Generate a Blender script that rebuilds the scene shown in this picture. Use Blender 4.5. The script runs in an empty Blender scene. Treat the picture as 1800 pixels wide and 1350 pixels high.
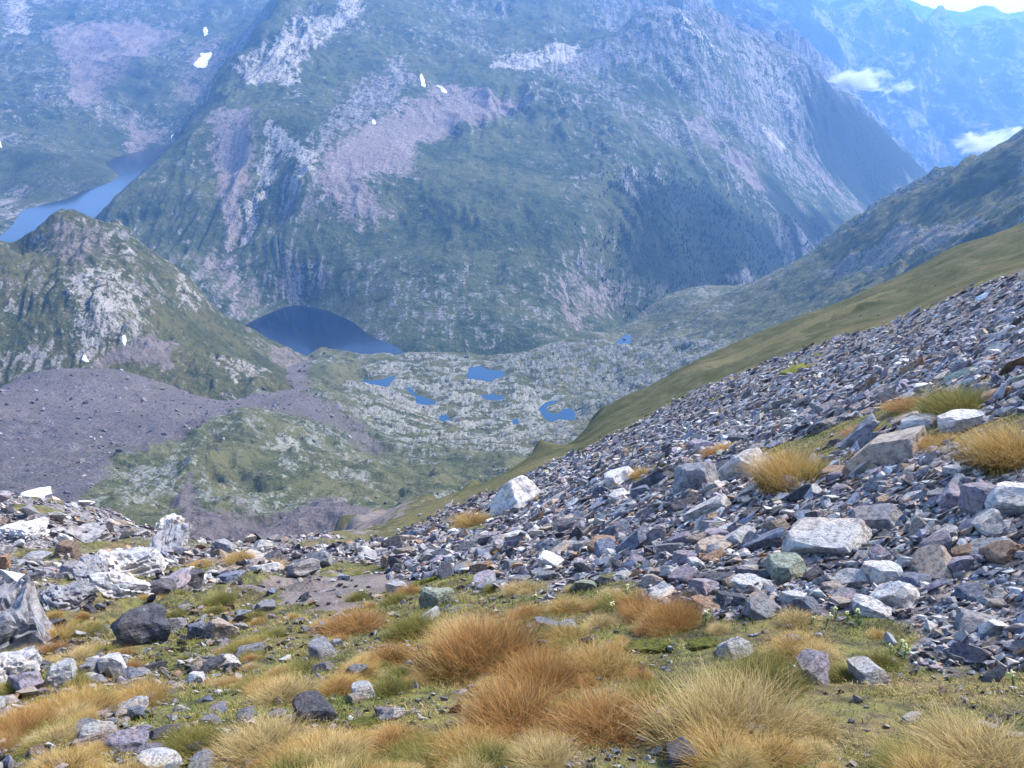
import bpy, bmesh, math, random
import numpy as np
from mathutils import Vector, Matrix

# ------------------------------------------------------------------ camera, sky, sun, exposure
scene = bpy.context.scene
COL = scene.collection
F = 1650.0                      # focal length in photo pixels (photo is 1800 x 1350)
PITCH = math.radians(23.63)
cam_d = bpy.data.cameras.new('camera'); cam = bpy.data.objects.new('camera', cam_d); COL.objects.link(cam)
cam_d.sensor_width = 36.0; cam_d.lens = 36.0 * F / 1800.0
cam_d.clip_start = 0.05; cam_d.clip_end = 60000.0
cam.location = (0, 0, 0); cam.rotation_euler = (math.radians(90) - PITCH, 0, 0)
scene.camera = cam

SUN_EL, SUN_AZ = math.radians(44), math.radians(58)      # azimuth clockwise from +Y
world = bpy.data.worlds.new('World'); scene.world = world; world.use_nodes = True
wn = world.node_tree.nodes; wl = world.node_tree.links
sky_t = wn.new('ShaderNodeTexSky'); sky_t.sky_type = 'NISHITA'; sky_t.sun_disc = False
sky_t.sun_elevation = SUN_EL; sky_t.sun_rotation = SUN_AZ; sky_t.altitude = 2400
sky_t.dust_density = 1.5; sky_t.air_density = 1.0
wl.new(sky_t.outputs[0], wn['Background'].inputs['Color']); wn['Background'].inputs['Strength'].default_value = 0.085
sun_d = bpy.data.lights.new('sun', 'SUN'); sun_d.energy = 1.5; sun_d.angle = math.radians(14); sun_d.color = (1.0, 0.93, 0.82)
sun = bpy.data.objects.new('sun', sun_d); COL.objects.link(sun)
sv = Vector((math.sin(SUN_AZ) * math.cos(SUN_EL), math.cos(SUN_AZ) * math.cos(SUN_EL), math.sin(SUN_EL)))
sun.rotation_euler = (-sv).to_track_quat('-Z', 'Y').to_euler(); sun.location = (0, -20, 60)
vs = scene.view_settings; vs.view_transform = 'Standard'; vs.look = 'None'; vs.gamma = 1.0; vs.use_curve_mapping = False
vs.exposure = 2.7
scene.cycles.use_denoising = True
scene.cycles.max_bounces = 6; scene.cycles.volume_bounces = 2
scene.cycles.volume_step_rate = 1.0; scene.cycles.volume_max_steps = 128
HAZE_DENSITY = 1.45e-4
HAZE_COLOR = (0.24, 0.50, 1.0)

random.seed(7); rng = np.random.default_rng(7)

# ------------------------------------------------------------------ numeric helpers
cP, sP = math.cos(PITCH), math.sin(PITCH)
def ray(px, py):
    """direction of a sight line, scaled so that its y component is 1"""
    u = (px - 900.0) / F; v = (675.0 - py) / F
    dy = cP + v * sP
    return u / dy, (-sP + v * cP) / dy
def at(px, py, Y):
    a, b = ray(px, py); return (a * Y, Y, b * Y)

def _h(ix, iy, s):
    n = (ix.astype(np.int64) * 374761393 + iy.astype(np.int64) * 668265263 + s * 974634777) & 0xFFFFFFFF
    n = ((n ^ (n >> 13)) * 1274126177) & 0xFFFFFFFF
    n = ((n ^ (n >> 16)) * 2246822519) & 0xFFFFFFFF
    return (n ^ (n >> 15)) & 0xFFFFFFFF
def perlin(x, y, s=0):
    x = np.asarray(x, float); y = np.asarray(y, float)
    ix = np.floor(x); iy = np.floor(y); fx = x - ix; fy = y - iy
    ux = fx * fx * fx * (fx * (fx * 6 - 15) + 10); uy = fy * fy * fy * (fy * (fy * 6 - 15) + 10)
    def g(dx, dy):
        a = _h(ix + dx, iy + dy, s) * (2 * math.pi / 4294967296.0)
        return np.cos(a) * (fx - dx) + np.sin(a) * (fy - dy)
    a = g(0, 0); b = g(1, 0); c = g(0, 1); d = g(1, 1)
    return 1.5 * ((a + (b - a) * ux) * (1 - uy) + (c + (d - c) * ux) * uy)
def fbm(x, y, o=4, s=0, gain=0.5):
    r = 0; a = 1; t = 0
    for i in range(o):
        r = r + a * perlin(x * 2 ** i, y * 2 ** i, s + i * 17); t += a; a *= gain
    return r / t
def ridged(x, y, o=4, s=0, gain=0.5):
    r = 0; a = 1; t = 0
    for i in range(o):
        r = r + a * (1 - 2 * np.abs(perlin(x * 2 ** i, y * 2 ** i, s + i * 31))); t += a; a *= gain
    return r / t
def worley(x, y, s=0):
    ix = np.floor(x); iy = np.floor(y)
    f1 = np.full(x.shape, 9.0); f2 = np.full(x.shape, 9.0); cid = np.zeros(x.shape)
    for dx in (-1, 0, 1):
        for dy in (-1, 0, 1):
            h = _h(ix + dx, iy + dy, s); h2 = _h(ix + dx, iy + dy, s + 91)
            d = np.hypot(ix + dx + h / 4294967296.0 - x, iy + dy + h2 / 4294967296.0 - y)
            n = d < f1
            f2 = np.where(n, f1, np.minimum(f2, d)); cid = np.where(n, (h2 % 1000) / 1000.0, cid); f1 = np.where(n, d, f1)
    return f1, f2, cid
def sstep(a, b, x):
    t = np.clip((x - a) / (b - a), 0, 1); return t * t * (3 - 2 * t)
def sdf(poly, x, y):
    """signed distance to a plan polygon, negative inside"""
    P = np.asarray(poly, float); d = np.full(x.shape, 1e18); ins = np.zeros(x.shape, bool)
    for i in range(len(P)):
        ax, ay = P[i]; bx, by = P[(i + 1) % len(P)]
        ex, ey = bx - ax, by - ay; wx, wy = x - ax, y - ay
        t = np.clip((wx * ex + wy * ey) / (ex * ex + ey * ey + 1e-12), 0, 1)
        d = np.minimum(d, (wx - ex * t) ** 2 + (wy - ey * t) ** 2)
        if ay != by:
            c = ((ay > y) != (by > y)) & (x < (bx - ax) * (y - ay) / (by - ay) + ax)
            ins ^= c
    d = np.sqrt(d); return np.where(ins, -d, d)

class Terrain:
    """a height surface through measured points (multiquadric) plus relief"""
    def __init__(s, pts, unit=100.0, c=0.15, relief=None, near=False, smooth=1e-4):
        P = np.array(pts, float); s.near = near; s.unit = unit; s.c = c; s.relief = relief
        q = s._warp(P[:, 0], P[:, 1])
        v = (P[:, 2] + 1.6) / (np.hypot(P[:, 0], P[:, 1]) + 2) if near else P[:, 2] / unit
        n = len(P); A = np.zeros((n + 3, n + 3))
        d = np.sqrt((q[:, None, 0] - q[None, :, 0]) ** 2 + (q[:, None, 1] - q[None, :, 1]) ** 2 + c * c)
        A[:n, :n] = -d + np.eye(n) * smooth; A[:n, n] = 1; A[:n, n + 1:] = q; A[n, :n] = 1; A[n + 1:, :n] = q.T
        s.w = np.linalg.solve(A, np.concatenate([v, np.zeros(3)])); s.q = q
    def _warp(s, x, y):
        if s.near: return np.stack([np.arcsinh(x / 3.0), np.arcsinh(y / 3.0)], -1)
        return np.stack([x, y], -1) / s.unit
    def base(s, x, y):
        x = np.asarray(x, float); y = np.asarray(y, float); sh = x.shape; x = x.ravel(); y = y.ravel()
        out = np.empty(x.shape); n = len(s.q)
        for i in range(0, len(x), 40000):
            q = s._warp(x[i:i + 40000], y[i:i + 40000])
            d = np.sqrt((q[:, None, 0] - s.q[None, :, 0]) ** 2 + (q[:, None, 1] - s.q[None, :, 1]) ** 2 + s.c ** 2)
            out[i:i + 40000] = -d @ s.w[:n] + s.w[n] + q @ s.w[n + 1:]
        if s.near: out = out * (np.hypot(x, y) + 2) - 1.6
        else: out = out * s.unit
        return out.reshape(sh)
    def z(s, x, y):
        x = np.asarray(x, float); y = np.asarray(y, float); b = s.base(x, y)
        return b if s.relief is None else s.relief(x, y, b)
    def hit(s, px, py, y0, y1, full=True, n=400):
        """where a sight line first meets the ground"""
        a, b = ray(px, py); Y = np.geomspace(y0, y1, n); f = (s.z if full else s.base)(a * Y, Y) - b * Y
        k = np.argmax(f > 0)
        if not f[k] > 0: k = int(np.argmin(np.abs(f)))
        if k > 0 and f[k] > 0: Yh = Y[k - 1] + (Y[k] - Y[k - 1]) * (-f[k - 1]) / (f[k] - f[k - 1] + 1e-12)
        else: Yh = Y[k]
        return (a * Yh, Yh, float((s.z if full else s.base)(np.array([a * Yh]), np.array([Yh]))[0]))
    def plan(s, poly, y0, y1):
        return [s.hit(p[0], p[1], y0, y1, full=False)[:2] for p in poly]

def grid_mesh(name, X, Y, Z, attrs=None, smooth=True):
    r, c = X.shape; V = np.stack([X, Y, Z], -1).reshape(-1, 3).astype(np.float32)
    i = np.arange(r * c).reshape(r, c)
    q = np.stack([i[:-1, :-1], i[:-1, 1:], i[1:, 1:], i[1:, :-1]], -1).reshape(-1)
    return raw_mesh(name, V, q, 4, attrs, smooth)
def raw_mesh(name, V, idx, k, attrs=None, smooth=False):
    me = bpy.data.meshes.new(name); nf = len(idx) // k
    me.vertices.add(len(V)); me.vertices.foreach_set('co', np.ascontiguousarray(V, np.float32).ravel())
    me.loops.add(len(idx)); me.loops.foreach_set('vertex_index', np.ascontiguousarray(idx, np.int32))
    me.polygons.add(nf); me.polygons.foreach_set('loop_start', np.arange(nf, dtype=np.int32) * k)
    me.polygons.foreach_set('use_smooth', np.full(nf, smooth))
    for nm, arr in (attrs or {}).items():
        at_ = me.attributes.new(nm, 'FLOAT_COLOR', 'POINT')
        at_.data.foreach_set('color', np.ascontiguousarray(arr, np.float32).ravel())
    me.update(calc_edges=True); return me
def obj(name, me, mat=None, parent=None, label=None, cat=None, group=None, kind=None):
    o = bpy.data.objects.new(name, me); COL.objects.link(o)
    if mat is not None and me is not None and not me.materials: me.materials.append(mat)
    if parent: o.parent = parent
    if label: o['label'] = label
    if cat: o['category'] = cat
    if group: o['group'] = group
    if kind: o['kind'] = kind
    return o

# ------------------------------------------------------------------ materials
class N:
    def __init__(s, name):
        s.m = bpy.data.materials.new(name); s.m.use_nodes = True; s.t = s.m.node_tree; s.t.nodes.clear()
        s.out = s.t.nodes.new('ShaderNodeOutputMaterial')
    def n(s, k, **kw):
        d = s.t.nodes.new(k)
        for a, v in kw.items(): setattr(d, a, v)
        return d
    def l(s, a, b): s.t.links.new(a, b)
    def set(s, sock, v):
        if hasattr(v, 'is_linked') or isinstance(v, bpy.types.NodeSocket): s.l(v, sock)
        else: sock.default_value = (*v, 1) if isinstance(v, tuple) and len(v) == 3 and sock.type == 'RGBA' else v
    def pos(s):
        return s.n('ShaderNodeTexCoord').outputs['Object']
    def noise(s, vec, scale, detail=5, rough=0.55, stretch=None, dist=0.0, off=0.0):
        if stretch or off:
            mp = s.n('ShaderNodeMapping'); s.l(vec, mp.inputs[0])
            if stretch: mp.inputs['Scale'].default_value = stretch
            mp.inputs['Location'].default_value = (off, off * .7, off * .3); vec = mp.outputs[0]
        t = s.n('ShaderNodeTexNoise'); s.l(vec, t.inputs['Vector']); t.inputs['Scale'].default_value = scale
        t.inputs['Detail'].default_value = detail; t.inputs['Roughness'].default_value = rough; t.inputs['Distortion'].default_value = dist
        return t.outputs['Fac']
    def vor(s, vec, scale, feature='F1', out='Distance', rand=1.0):
        t = s.n('ShaderNodeTexVoronoi', feature=feature); s.l(vec, t.inputs['Vector']); t.inputs['Scale'].default_value = scale
        t.inputs['Randomness'].default_value = rand
        return t.outputs[out]
    def math(s, op, a, b=0.0, c=0.0):
        d = s.n('ShaderNodeMath', operation=op); s.set(d.inputs[0], a); s.set(d.inputs[1], b); s.set(d.inputs[2], c); return d.outputs[0]
    def ss(s, x, a, b, lo=0.0, hi=1.0):
        d = s.n('ShaderNodeMapRange', interpolation_type='SMOOTHSTEP'); s.set(d.inputs['Value'], x)
        d.inputs['From Min'].default_value = a; d.inputs['From Max'].default_value = b
        d.inputs['To Min'].default_value = lo; d.inputs['To Max'].default_value = hi; return d.outputs[0]
    def mix(s, f, a, b, mode='MIX'):
        d = s.n('ShaderNodeMix', data_type='RGBA', blend_type=mode); s.set(d.inputs[0], f); s.set(d.inputs[6], a); s.set(d.inputs[7], b); return d.outputs[2]
    def ramp(s, x, stops):
        d = s.n('ShaderNodeValToRGB'); s.set(d.inputs[0], x); e = d.color_ramp.elements
        while len(e) < len(stops): e.new(0.5)
        for i, (p, c) in enumerate(stops): e[i].position = p; e[i].color = (*c, 1)
        return d.outputs[0]
    def attr(s, nm):
        a = s.n('ShaderNodeAttribute', attribute_name=nm); sp = s.n('ShaderNodeSeparateColor'); s.l(a.outputs['Color'], sp.inputs[0])
        return sp.outputs[0], sp.outputs[1], sp.outputs[2], a.outputs['Alpha']
    def bump(s, h, dist, strength=1.0, prev=None):
        b = s.n('ShaderNodeBump'); s.l(h, b.inputs['Height']); b.inputs['Distance'].default_value = dist; b.inputs['Strength'].default_value = strength
        if prev is not None: s.l(prev, b.inputs['Normal'])
        return b.outputs[0]
    def surf(s, col, rough=0.9, nrm=None, spec=0.2, trans=None):
        p = s.n('ShaderNodeBsdfPrincipled'); s.set(p.inputs['Base Color'], col); s.set(p.inputs['Roughness'], rough)
        p.inputs['Specular IOR Level'].default_value = spec
        if nrm is not None: s.l(nrm, p.inputs['Normal'])
        o = p.outputs[0]
        if trans is not None:
            tb = s.n('ShaderNodeBsdfTranslucent'); s.set(tb.inputs[0], col); mx = s.n('ShaderNodeMixShader'); mx.inputs[0].default_value = trans
            s.l(o, mx.inputs[1]); s.l(tb.outputs[0], mx.inputs[2]); o = mx.outputs[0]
        s.l(o, s.out.inputs['Surface']); return s.m

def mountain_mat(name, S, grassA=(0.060, 0.085, 0.030), grassB=(0.120, 0.130, 0.050), dark=(0.022, 0.040, 0.022),
                 rockA=(0.15, 0.14, 0.145), rockB=(0.36, 0.345, 0.33), scree=(0.20, 0.165, 0.165), pale=(0.55, 0.50, 0.42), bumpd=1.0):
    """S: size of a rock patch in metres. zone attribute: scree, rockiness, dark shrub, pale slabs"""
    m = N(name); P = m.pos(); R, G, B, A = m.attr('zone')
    big = m.noise(P, 0.16 / S, 5, 0.6); mid = m.noise(P, 0.8 / S, 8, 0.66, dist=0.5); fine = m.noise(P, 3.2 / S, 7, 0.7); mic = m.noise(P, 9.0 / S, 5, 0.7)
    streak = m.noise(P, 1.2 / S, 7, 0.66, stretch=(1.7, 0.30, 0.30), off=3.1)
    c5 = lambda v: m.math('SUBTRACT', v, 0.5)
    g = m.mix(m.ss(m.math('ADD', big, m.math('MULTIPLY', c5(mid), 0.6)), 0.34, 0.66), grassA, grassB)
    g = m.mix(m.ss(m.math('ADD', mid, m.math('MULTIPLY', c5(mic), 0.5)), 0.44, 0.33, 0, 0.85), g, dark)
    g = m.mix(m.ss(fine, 0.50, 0.70, 0, 0.55), g, (0.19, 0.17, 0.10))
    rk = m.mix(m.ss(m.math('ADD', streak, m.math('MULTIPLY', c5(fine), 0.7)), 0.34, 0.68), rockA, rockB)
    rk = m.mix(m.ss(m.math('ADD', fine, m.math('MULTIPLY', c5(mic), 0.6)), 0.47, 0.36, 0, 0.85), rk, (0.055, 0.055, 0.06))
    rk = m.mix(m.ss(m.noise(P, 0.35 / S, 4, off=9.0), 0.54, 0.74, 0, 0.25), rk, (0.28, 0.22, 0.18))
    rk = m.mix(m.math('MULTIPLY', A, m.ss(m.math('ADD', streak, c5(fine)), 0.30, 0.62, 0.1, 1.0)), rk, m.mix(m.ss(mic, 0.36, 0.58), (0.24, 0.225, 0.195), pale))
    thr = m.math('ADD', m.math('ADD', m.math('MULTIPLY', mid, 0.5), m.math('ADD', m.math('MULTIPLY', fine, 0.3), m.math('MULTIPLY', streak, 0.2))), m.math('MULTIPLY', c5(G), 0.30))
    col = m.mix(m.ss(thr, 0.485, 0.555), g, rk)
    sc = m.mix(m.ss(m.math('ADD', fine, m.math('MULTIPLY', c5(mic), 0.8)), 0.32, 0.68), tuple(c * 0.62 for c in scree), tuple(c * 1.3 for c in scree))
    sc = m.mix(m.ss(big, 0.40, 0.66, 0, 0.6), sc, tuple(c * 0.66 for c in scree)); sc = m.mix(m.ss(streak, 0.52, 0.72, 0, 0.5), sc, tuple(c * 1.5 for c in scree))
    sc = m.mix(m.math('MULTIPLY', A, m.ss(m.math('ADD', fine, c5(mid)), 0.36, 0.62, 0.9, 0.15)), sc, (0.075, 0.068, 0.078))
    sm = m.math('ADD', R, m.math('ADD', m.math('MULTIPLY', c5(mid), 1.5), m.math('ADD', m.math('MULTIPLY', c5(fine), 0.9), m.math('MULTIPLY', c5(streak), 0.8))))
    col = m.mix(m.ss(sm, 0.30, 0.80, 0, 0.93), col, sc)
    dm = m.math('ADD', B, m.math('ADD', m.math('MULTIPLY', c5(fine), 1.2), m.math('MULTIPLY', c5(mid), 1.0)))
    col = m.mix(m.ss(dm, 0.38, 0.66, 0, 0.92), col, dark)
    h = m.math('ADD', m.math('MULTIPLY', mid, 1.0), m.math('ADD', m.math('MULTIPLY', fine, 0.5), m.math('MULTIPLY', streak, 0.5)))
    return m.surf(col, 0.95, m.bump(h, S * 0.5 * bumpd, 1.0), 0.05)

def near_ground_mat():
    m = N('near_ground'); P = m.pos(); R, G, B, A = m.attr('zone')
    a = m.noise(P, 0.9, 6, 0.6); b = m.noise(P, 6, 6, 0.65); c = m.noise(P, 40, 5, 0.65); v = m.vor(P, 9)
    soil = m.mix(m.ss(b, 0.35, 0.65), (0.065, 0.050, 0.036), (0.16, 0.125, 0.09))
    turf = m.mix(m.ss(b, 0.38, 0.62), (0.058, 0.074, 0.018), (0.15, 0.145, 0.046))
    turf = m.mix(m.ss(a, 0.47, 0.66, 0, 0.8), turf, (0.19, 0.13, 0.06))
    turf = m.mix(m.ss(m.math('ADD', m.math('MULTIPLY', c, 0.5), m.math('MULTIPLY', b, 0.5)), 0.56, 0.44, 0, 0.85), turf, soil)
    stone = m.ramp(m.vor(P, 7, out='Color'), [(0.0, (0.09, 0.085, 0.09)), (0.35, (0.20, 0.185, 0.185)), (0.7, (0.28, 0.25, 0.235)), (1.0, (0.46, 0.43, 0.42))])
    stone2 = m.ramp(m.vor(P, 1.4, out='Color'), [(0.0, (0.11, 0.10, 0.105)), (0.4, (0.20, 0.18, 0.185)), (0.75, (0.27, 0.24, 0.24)), (1.0, (0.40, 0.36, 0.37))])
    stone = m.mix(0.5, stone, stone2)
    stone = m.mix(m.ss(v, 0.35, 0.7, 0, 0.7), stone, (0.05, 0.045, 0.045))
    band = m.mix(m.ss(b, 0.35, 0.65), (0.042, 0.050, 0.018), (0.085, 0.078, 0.034))
    band = m.mix(m.ss(m.noise(P, 0.12, 5, 0.6, off=4.0), 0.55, 0.7, 0, 0.6), band, (0.16, 0.11, 0.055))
    stripe = m.noise(P, 0.35, 6, 0.65, stretch=(1.6, 0.5, 0.5), off=2.0)
    band = m.mix(m.ss(stripe, 0.48, 0.66, 0, 0.75), band, (0.12, 0.105, 0.055)); band = m.mix(m.ss(stripe, 0.46, 0.34, 0, 0.8), band, (0.032, 0.040, 0.014)); band = m.mix(m.ss(m.noise(P, 1.3, 7, 0.7, off=6.0), 0.52, 0.66, 0, 0.6), band, (0.135, 0.12, 0.07))
    dirt = m.mix(m.ss(a, 0.4, 0.6), (0.105, 0.082, 0.075), (0.17, 0.14, 0.125))
    dirt = m.mix(m.ss(c, 0.52, 0.62, 0, .6), dirt, (0.30, 0.28, 0.28))
    col = m.mix(m.ss(m.math('ADD', R, m.math('MULTIPLY', m.math('SUBTRACT', a, 0.5), 0.8)), 0.42, 0.56), turf, stone)
    col = m.mix(m.ss(m.math('ADD', G, m.math('MULTIPLY', m.math('SUBTRACT', a, 0.5), 0.8)), 0.42, 0.58), col, band)
    col = m.mix(m.ss(m.math('ADD', B, m.math('MULTIPLY', m.math('SUBTRACT', b, 0.5), 0.8)), 0.40, 0.60), col, dirt)
    h = m.math('ADD', b, m.math('MULTIPLY', c, 0.25))
    h2 = m.math('MULTIPLY', v, m.math('MULTIPLY', R, -1.0))
    n1 = m.bump(h, 0.08, 0.8); n2 = m.bump(h2, 0.10, 0.9, n1)
    return m.surf(col, 0.95, n2, 0.1)

def rock_mat(name, mode):
    """mode 'object': colour from the object's own colour; mode 'stuff': colour from the point attribute"""
    m = N(name); P = m.pos()
    if mode == 'object':
        oi = m.n('ShaderNodeObjectInfo'); base = oi.outputs['Color']; k = 5.0
        jit = oi.outputs['Random']
        ad = m.n('ShaderNodeVectorMath', operation='ADD'); m.l(P, ad.inputs[0])
        cb = m.n('ShaderNodeCombineXYZ'); m.l(m.math('MULTIPLY', jit, 60.0), cb.inputs[0]); m.l(m.math('MULTIPLY', jit, 23.0), cb.inputs[2]); m.l(cb.outputs[0], ad.inputs[1]); P = ad.outputs[0]
    else:
        base = m.n('ShaderNodeAttribute', attribute_name='tone').outputs['Color']; k = 9.0
    a = m.noise(P, k * 0.35, 5, 0.6); b = m.noise(P, k * 1.6, 7, 0.68); lay = m.noise(P, k * 0.8, 4, 0.6, stretch=(0.5, 0.5, 4.5)); s = m.noise(P, k * 7, 4, 0.7)
    c = m.mix(m.ss(a, 0.42, 0.66, 0, 0.5), base, m.mix(1.0, base, (1.35, 1.05, 0.80), 'MULTIPLY'))
    c = m.mix(m.ss(b, 0.53, 0.40, 0, 0.72), c, m.mix(1.0, base, (0.36, 0.36, 0.40), 'MULTIPLY'))
    c = m.mix(m.ss(b, 0.57, 0.72, 0, 0.45), c, (0.52, 0.51, 0.51))
    c = m.mix(m.ss(lay, 0.62, 0.75, 0, 0.4), c, (0.10, 0.095, 0.10))
    c = m.mix(m.ss(m.noise(P, k * 0.9, 5, 0.7, off=7.7), 0.66, 0.72, 0, 0.7), c, (0.34, 0.40, 0.14))
    h = m.math('ADD', m.math('MULTIPLY', b, 1.0), m.math('ADD', m.math('MULTIPLY', lay, 0.7), m.math('MULTIPLY', s, 0.25)))
    return m.surf(c, 0.88, m.bump(h, 0.05 if mode == 'object' else 0.035, 0.9), 0.25)

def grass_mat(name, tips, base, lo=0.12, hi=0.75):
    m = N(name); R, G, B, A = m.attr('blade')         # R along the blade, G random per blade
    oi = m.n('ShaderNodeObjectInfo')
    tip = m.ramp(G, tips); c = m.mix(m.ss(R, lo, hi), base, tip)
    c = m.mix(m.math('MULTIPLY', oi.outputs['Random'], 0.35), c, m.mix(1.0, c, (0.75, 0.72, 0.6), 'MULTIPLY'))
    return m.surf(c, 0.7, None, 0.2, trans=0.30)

def water_mat(name, deep):
    m = N(name); P = m.pos(); w = m.noise(P, 0.9, 4, 0.6)
    p = m.n('ShaderNodeBsdfPrincipled'); m.set(p.inputs['Base Color'], deep); p.inputs['Roughness'].default_value = 0.11
    p.inputs['IOR'].default_value = 1.33; p.inputs['Specular IOR Level'].default_value = 0.5
    m.l(m.bump(w, 0.03, 0.2), p.inputs['Normal']); m.l(p.outputs[0], m.out.inputs['Surface']); return m.m

M_near = near_ground_mat()
M_rock = rock_mat('rock', 'object'); M_stones = rock_mat('loose_stones', 'stuff')
M_lakemt = mountain_mat('lake_mountain_ground', 15.0, grassA=(0.036, 0.056, 0.026), grassB=(0.088, 0.102, 0.044), rockA=(0.075, 0.075, 0.08), rockB=(0.26, 0.25, 0.235), dark=(0.015, 0.028, 0.018), scree=(0.25, 0.205, 0.195))
M_basin = mountain_mat('basin_ground', 6.0, grassA=(0.062, 0.072, 0.030), grassB=(0.125, 0.120, 0.056), pale=(0.40, 0.385, 0.30), rockA=(0.11, 0.115, 0.10), rockB=(0.26, 0.262, 0.225), scree=(0.145, 0.122, 0.122))
M_knoll = mountain_mat('knoll_ground', 8.0, grassA=(0.050, 0.058, 0.020), grassB=(0.100, 0.094, 0.036), rockA=(0.10, 0.095, 0.09), rockB=(0.27, 0.25, 0.23), scree=(0.20, 0.165, 0.15))
M_far = mountain_mat('far_ground', 90.0, grassA=(0.04, 0.06, 0.03), grassB=(0.08, 0.09, 0.05))
_m = N('snow'); M_snow = _m.surf(_m.mix(_m.ss(_m.noise(_m.pos(), 1.5, 5), 0.45, 0.62, 0, 0.5), (0.80, 0.81, 0.83), (0.52, 0.52, 0.53)), 0.7, _m.bump(_m.noise(_m.pos(), 0.6, 5), 0.5, 0.6), 0.2)
M_water = water_mat('lake_water', (0.002, 0.009, 0.028)); M_pond = water_mat('pond_water', (0.012, 0.045, 0.10))

# ------------------------------------------------------------------ terrain relief
LAKE_Z, UPPER_Z = -426.0, -360.0
def pts_of(lst): return [at(*p) for p in lst]
def off(lst, dx, dy, dz):
    return [(a + dx, b + dy, c + dz) for a, b, c in pts_of(lst)]

# the large mountain beyond the lake
mt_edge = [(180,385,1430),(215,350,1490),(250,310,1560),(290,265,1640),(330,215,1750),(400,110,2000),(445,55,2170),(490,0,2350)]
ridge2 = [(1130,15,2500),(1185,16,2520),(1250,18,2550),(1330,60,2600),(1390,95,2650),(1440,130,2700),(1485,170,2750),(1530,210,2800),(1575,255,2850),(1620,300,2900),(1680,345,3000)]
MT = pts_of([(525,535,1250),(430,570,1170),(695,614,1085),(620,565,1182),(570,543,1231),(480,545,1226),(450,556,1198),(660,590,1125),
  (735,617,1062),(760,616,1062),(850,622,1072),(960,602,1100),(1010,582,1170),(1100,560,1330),(1250,512,1500),(1340,508,1650),(1400,472,1800),(1440,438,1950),(1540,372,2350),(1680,355,2800),
  (620,405,1365),(740,440,1305),(850,460,1280),(950,490,1250),(1000,540,1230),(600,450,1305),(680,500,1228),(560,470,1280),(680,425,1330),
  (400,440,1330),(440,520,1240),(480,220,1600),(540,330,1430),(560,280,1495),(500,300,1500),(400,300,1560),(390,210,1690),(300,400,1390),(250,450,1300),(330,490,1240),(400,520,1215),(480,400,1375),(520,440,1310),(440,300,1530),(580,360,1395),(470,200,1640),(440,400,1380),(350,350,1450),
  (640,0,2400),(600,60,2180),(510,60,2150),(490,150,1850),(420,130,1950),(530,170,1790),(560,0,2380),(470,100,2020),(555,90,2050),(560,-120,2750),
  (740,140,2000),(1000,90,2350),(870,110,2200),(600,300,1480),(700,250,1650),(800,200,1850),(650,215,1720),(700,100,2120),(800,60,2350),(720,0,2600),(850,0,2800),(640,130,1950),(570,215,1640),
  (900,300,1600),(1000,200,1950),(1000,400,1380),(850,380,1400),(1100,300,1700),(1100,400,1450),(1200,430,1480),(1300,470,1560),(1300,400,1650),(1200,350,1650),(1400,400,1850),(1300,300,1950),(1450,400,1980),(750,340,1450),(700,400,1375),
  (1200,100,2300),(1150,200,2050),(1300,130,2400),(1400,240,2350),(1350,190,2400),(1260,230,2100),(1460,300,2350),(1530,350,2450),(1420,330,2150),(1080,60,2500),(1060,130,2250)])
MT += pts_of(mt_edge) + pts_of(ridge2)
MT += off(mt_edge, -75, 45, -110) + off(mt_edge, -170, 90, -190) + off(mt_edge, -380, 150, -330)
MT += off(ridge2[:4], 60, 260, -170) + off(ridge2[4:], 160, 160, -160) + off(ridge2[4:], 420, 300, -360)
MT += [(-60,985,-470),(-150,1000,-475),(-250,1060,-470),(60,980,-480),(200,1000,-520),(420,1350,-560),(560,1500,-600),(850,1900,-640),(1300,2500,-760),(300,1150,-530),(-380,1130,-420),
       (-950,2950,-330),(-830,2600,-340),(-870,2300,-400),(-400,3000,160),(100,3050,60),(500,3000,-40),(900,3100,-150)]
def mt_relief(x, y, b):
    k = sstep(0, 55, b - LAKE_Z) * 0.94 + 0.06
    wx = x + 40 * fbm(x / 160, y / 160, 3, 5); wy = y + 40 * fbm(x / 160, y / 160, 3, 9)
    crag = sstep(-0.05, 0.4, fbm(x / 330, y / 420, 3, 41))
    r = 22 * (ridged(wx / 105, wy / 300, 3, 11) - 0.25) * (0.35 + 0.8 * crag)
    r = r + 7 * ridged(wx / 34, wy / 70, 4, 23) * (0.25 + crag) + 2.2 * fbm(wx / 11, wy / 17, 4, 33)
    far = sstep(1500, 2500, y)
    left = sstep(-0.14, -0.28, x / y) * sstep(1650, 1450, y)
    r = r + left * 11 * ridged(wx / 30, wy / 210, 3, 77)
    return b + r * k * (1 + 0.8 * far)
T_mt = Terrain(MT, relief=mt_relief)

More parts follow.
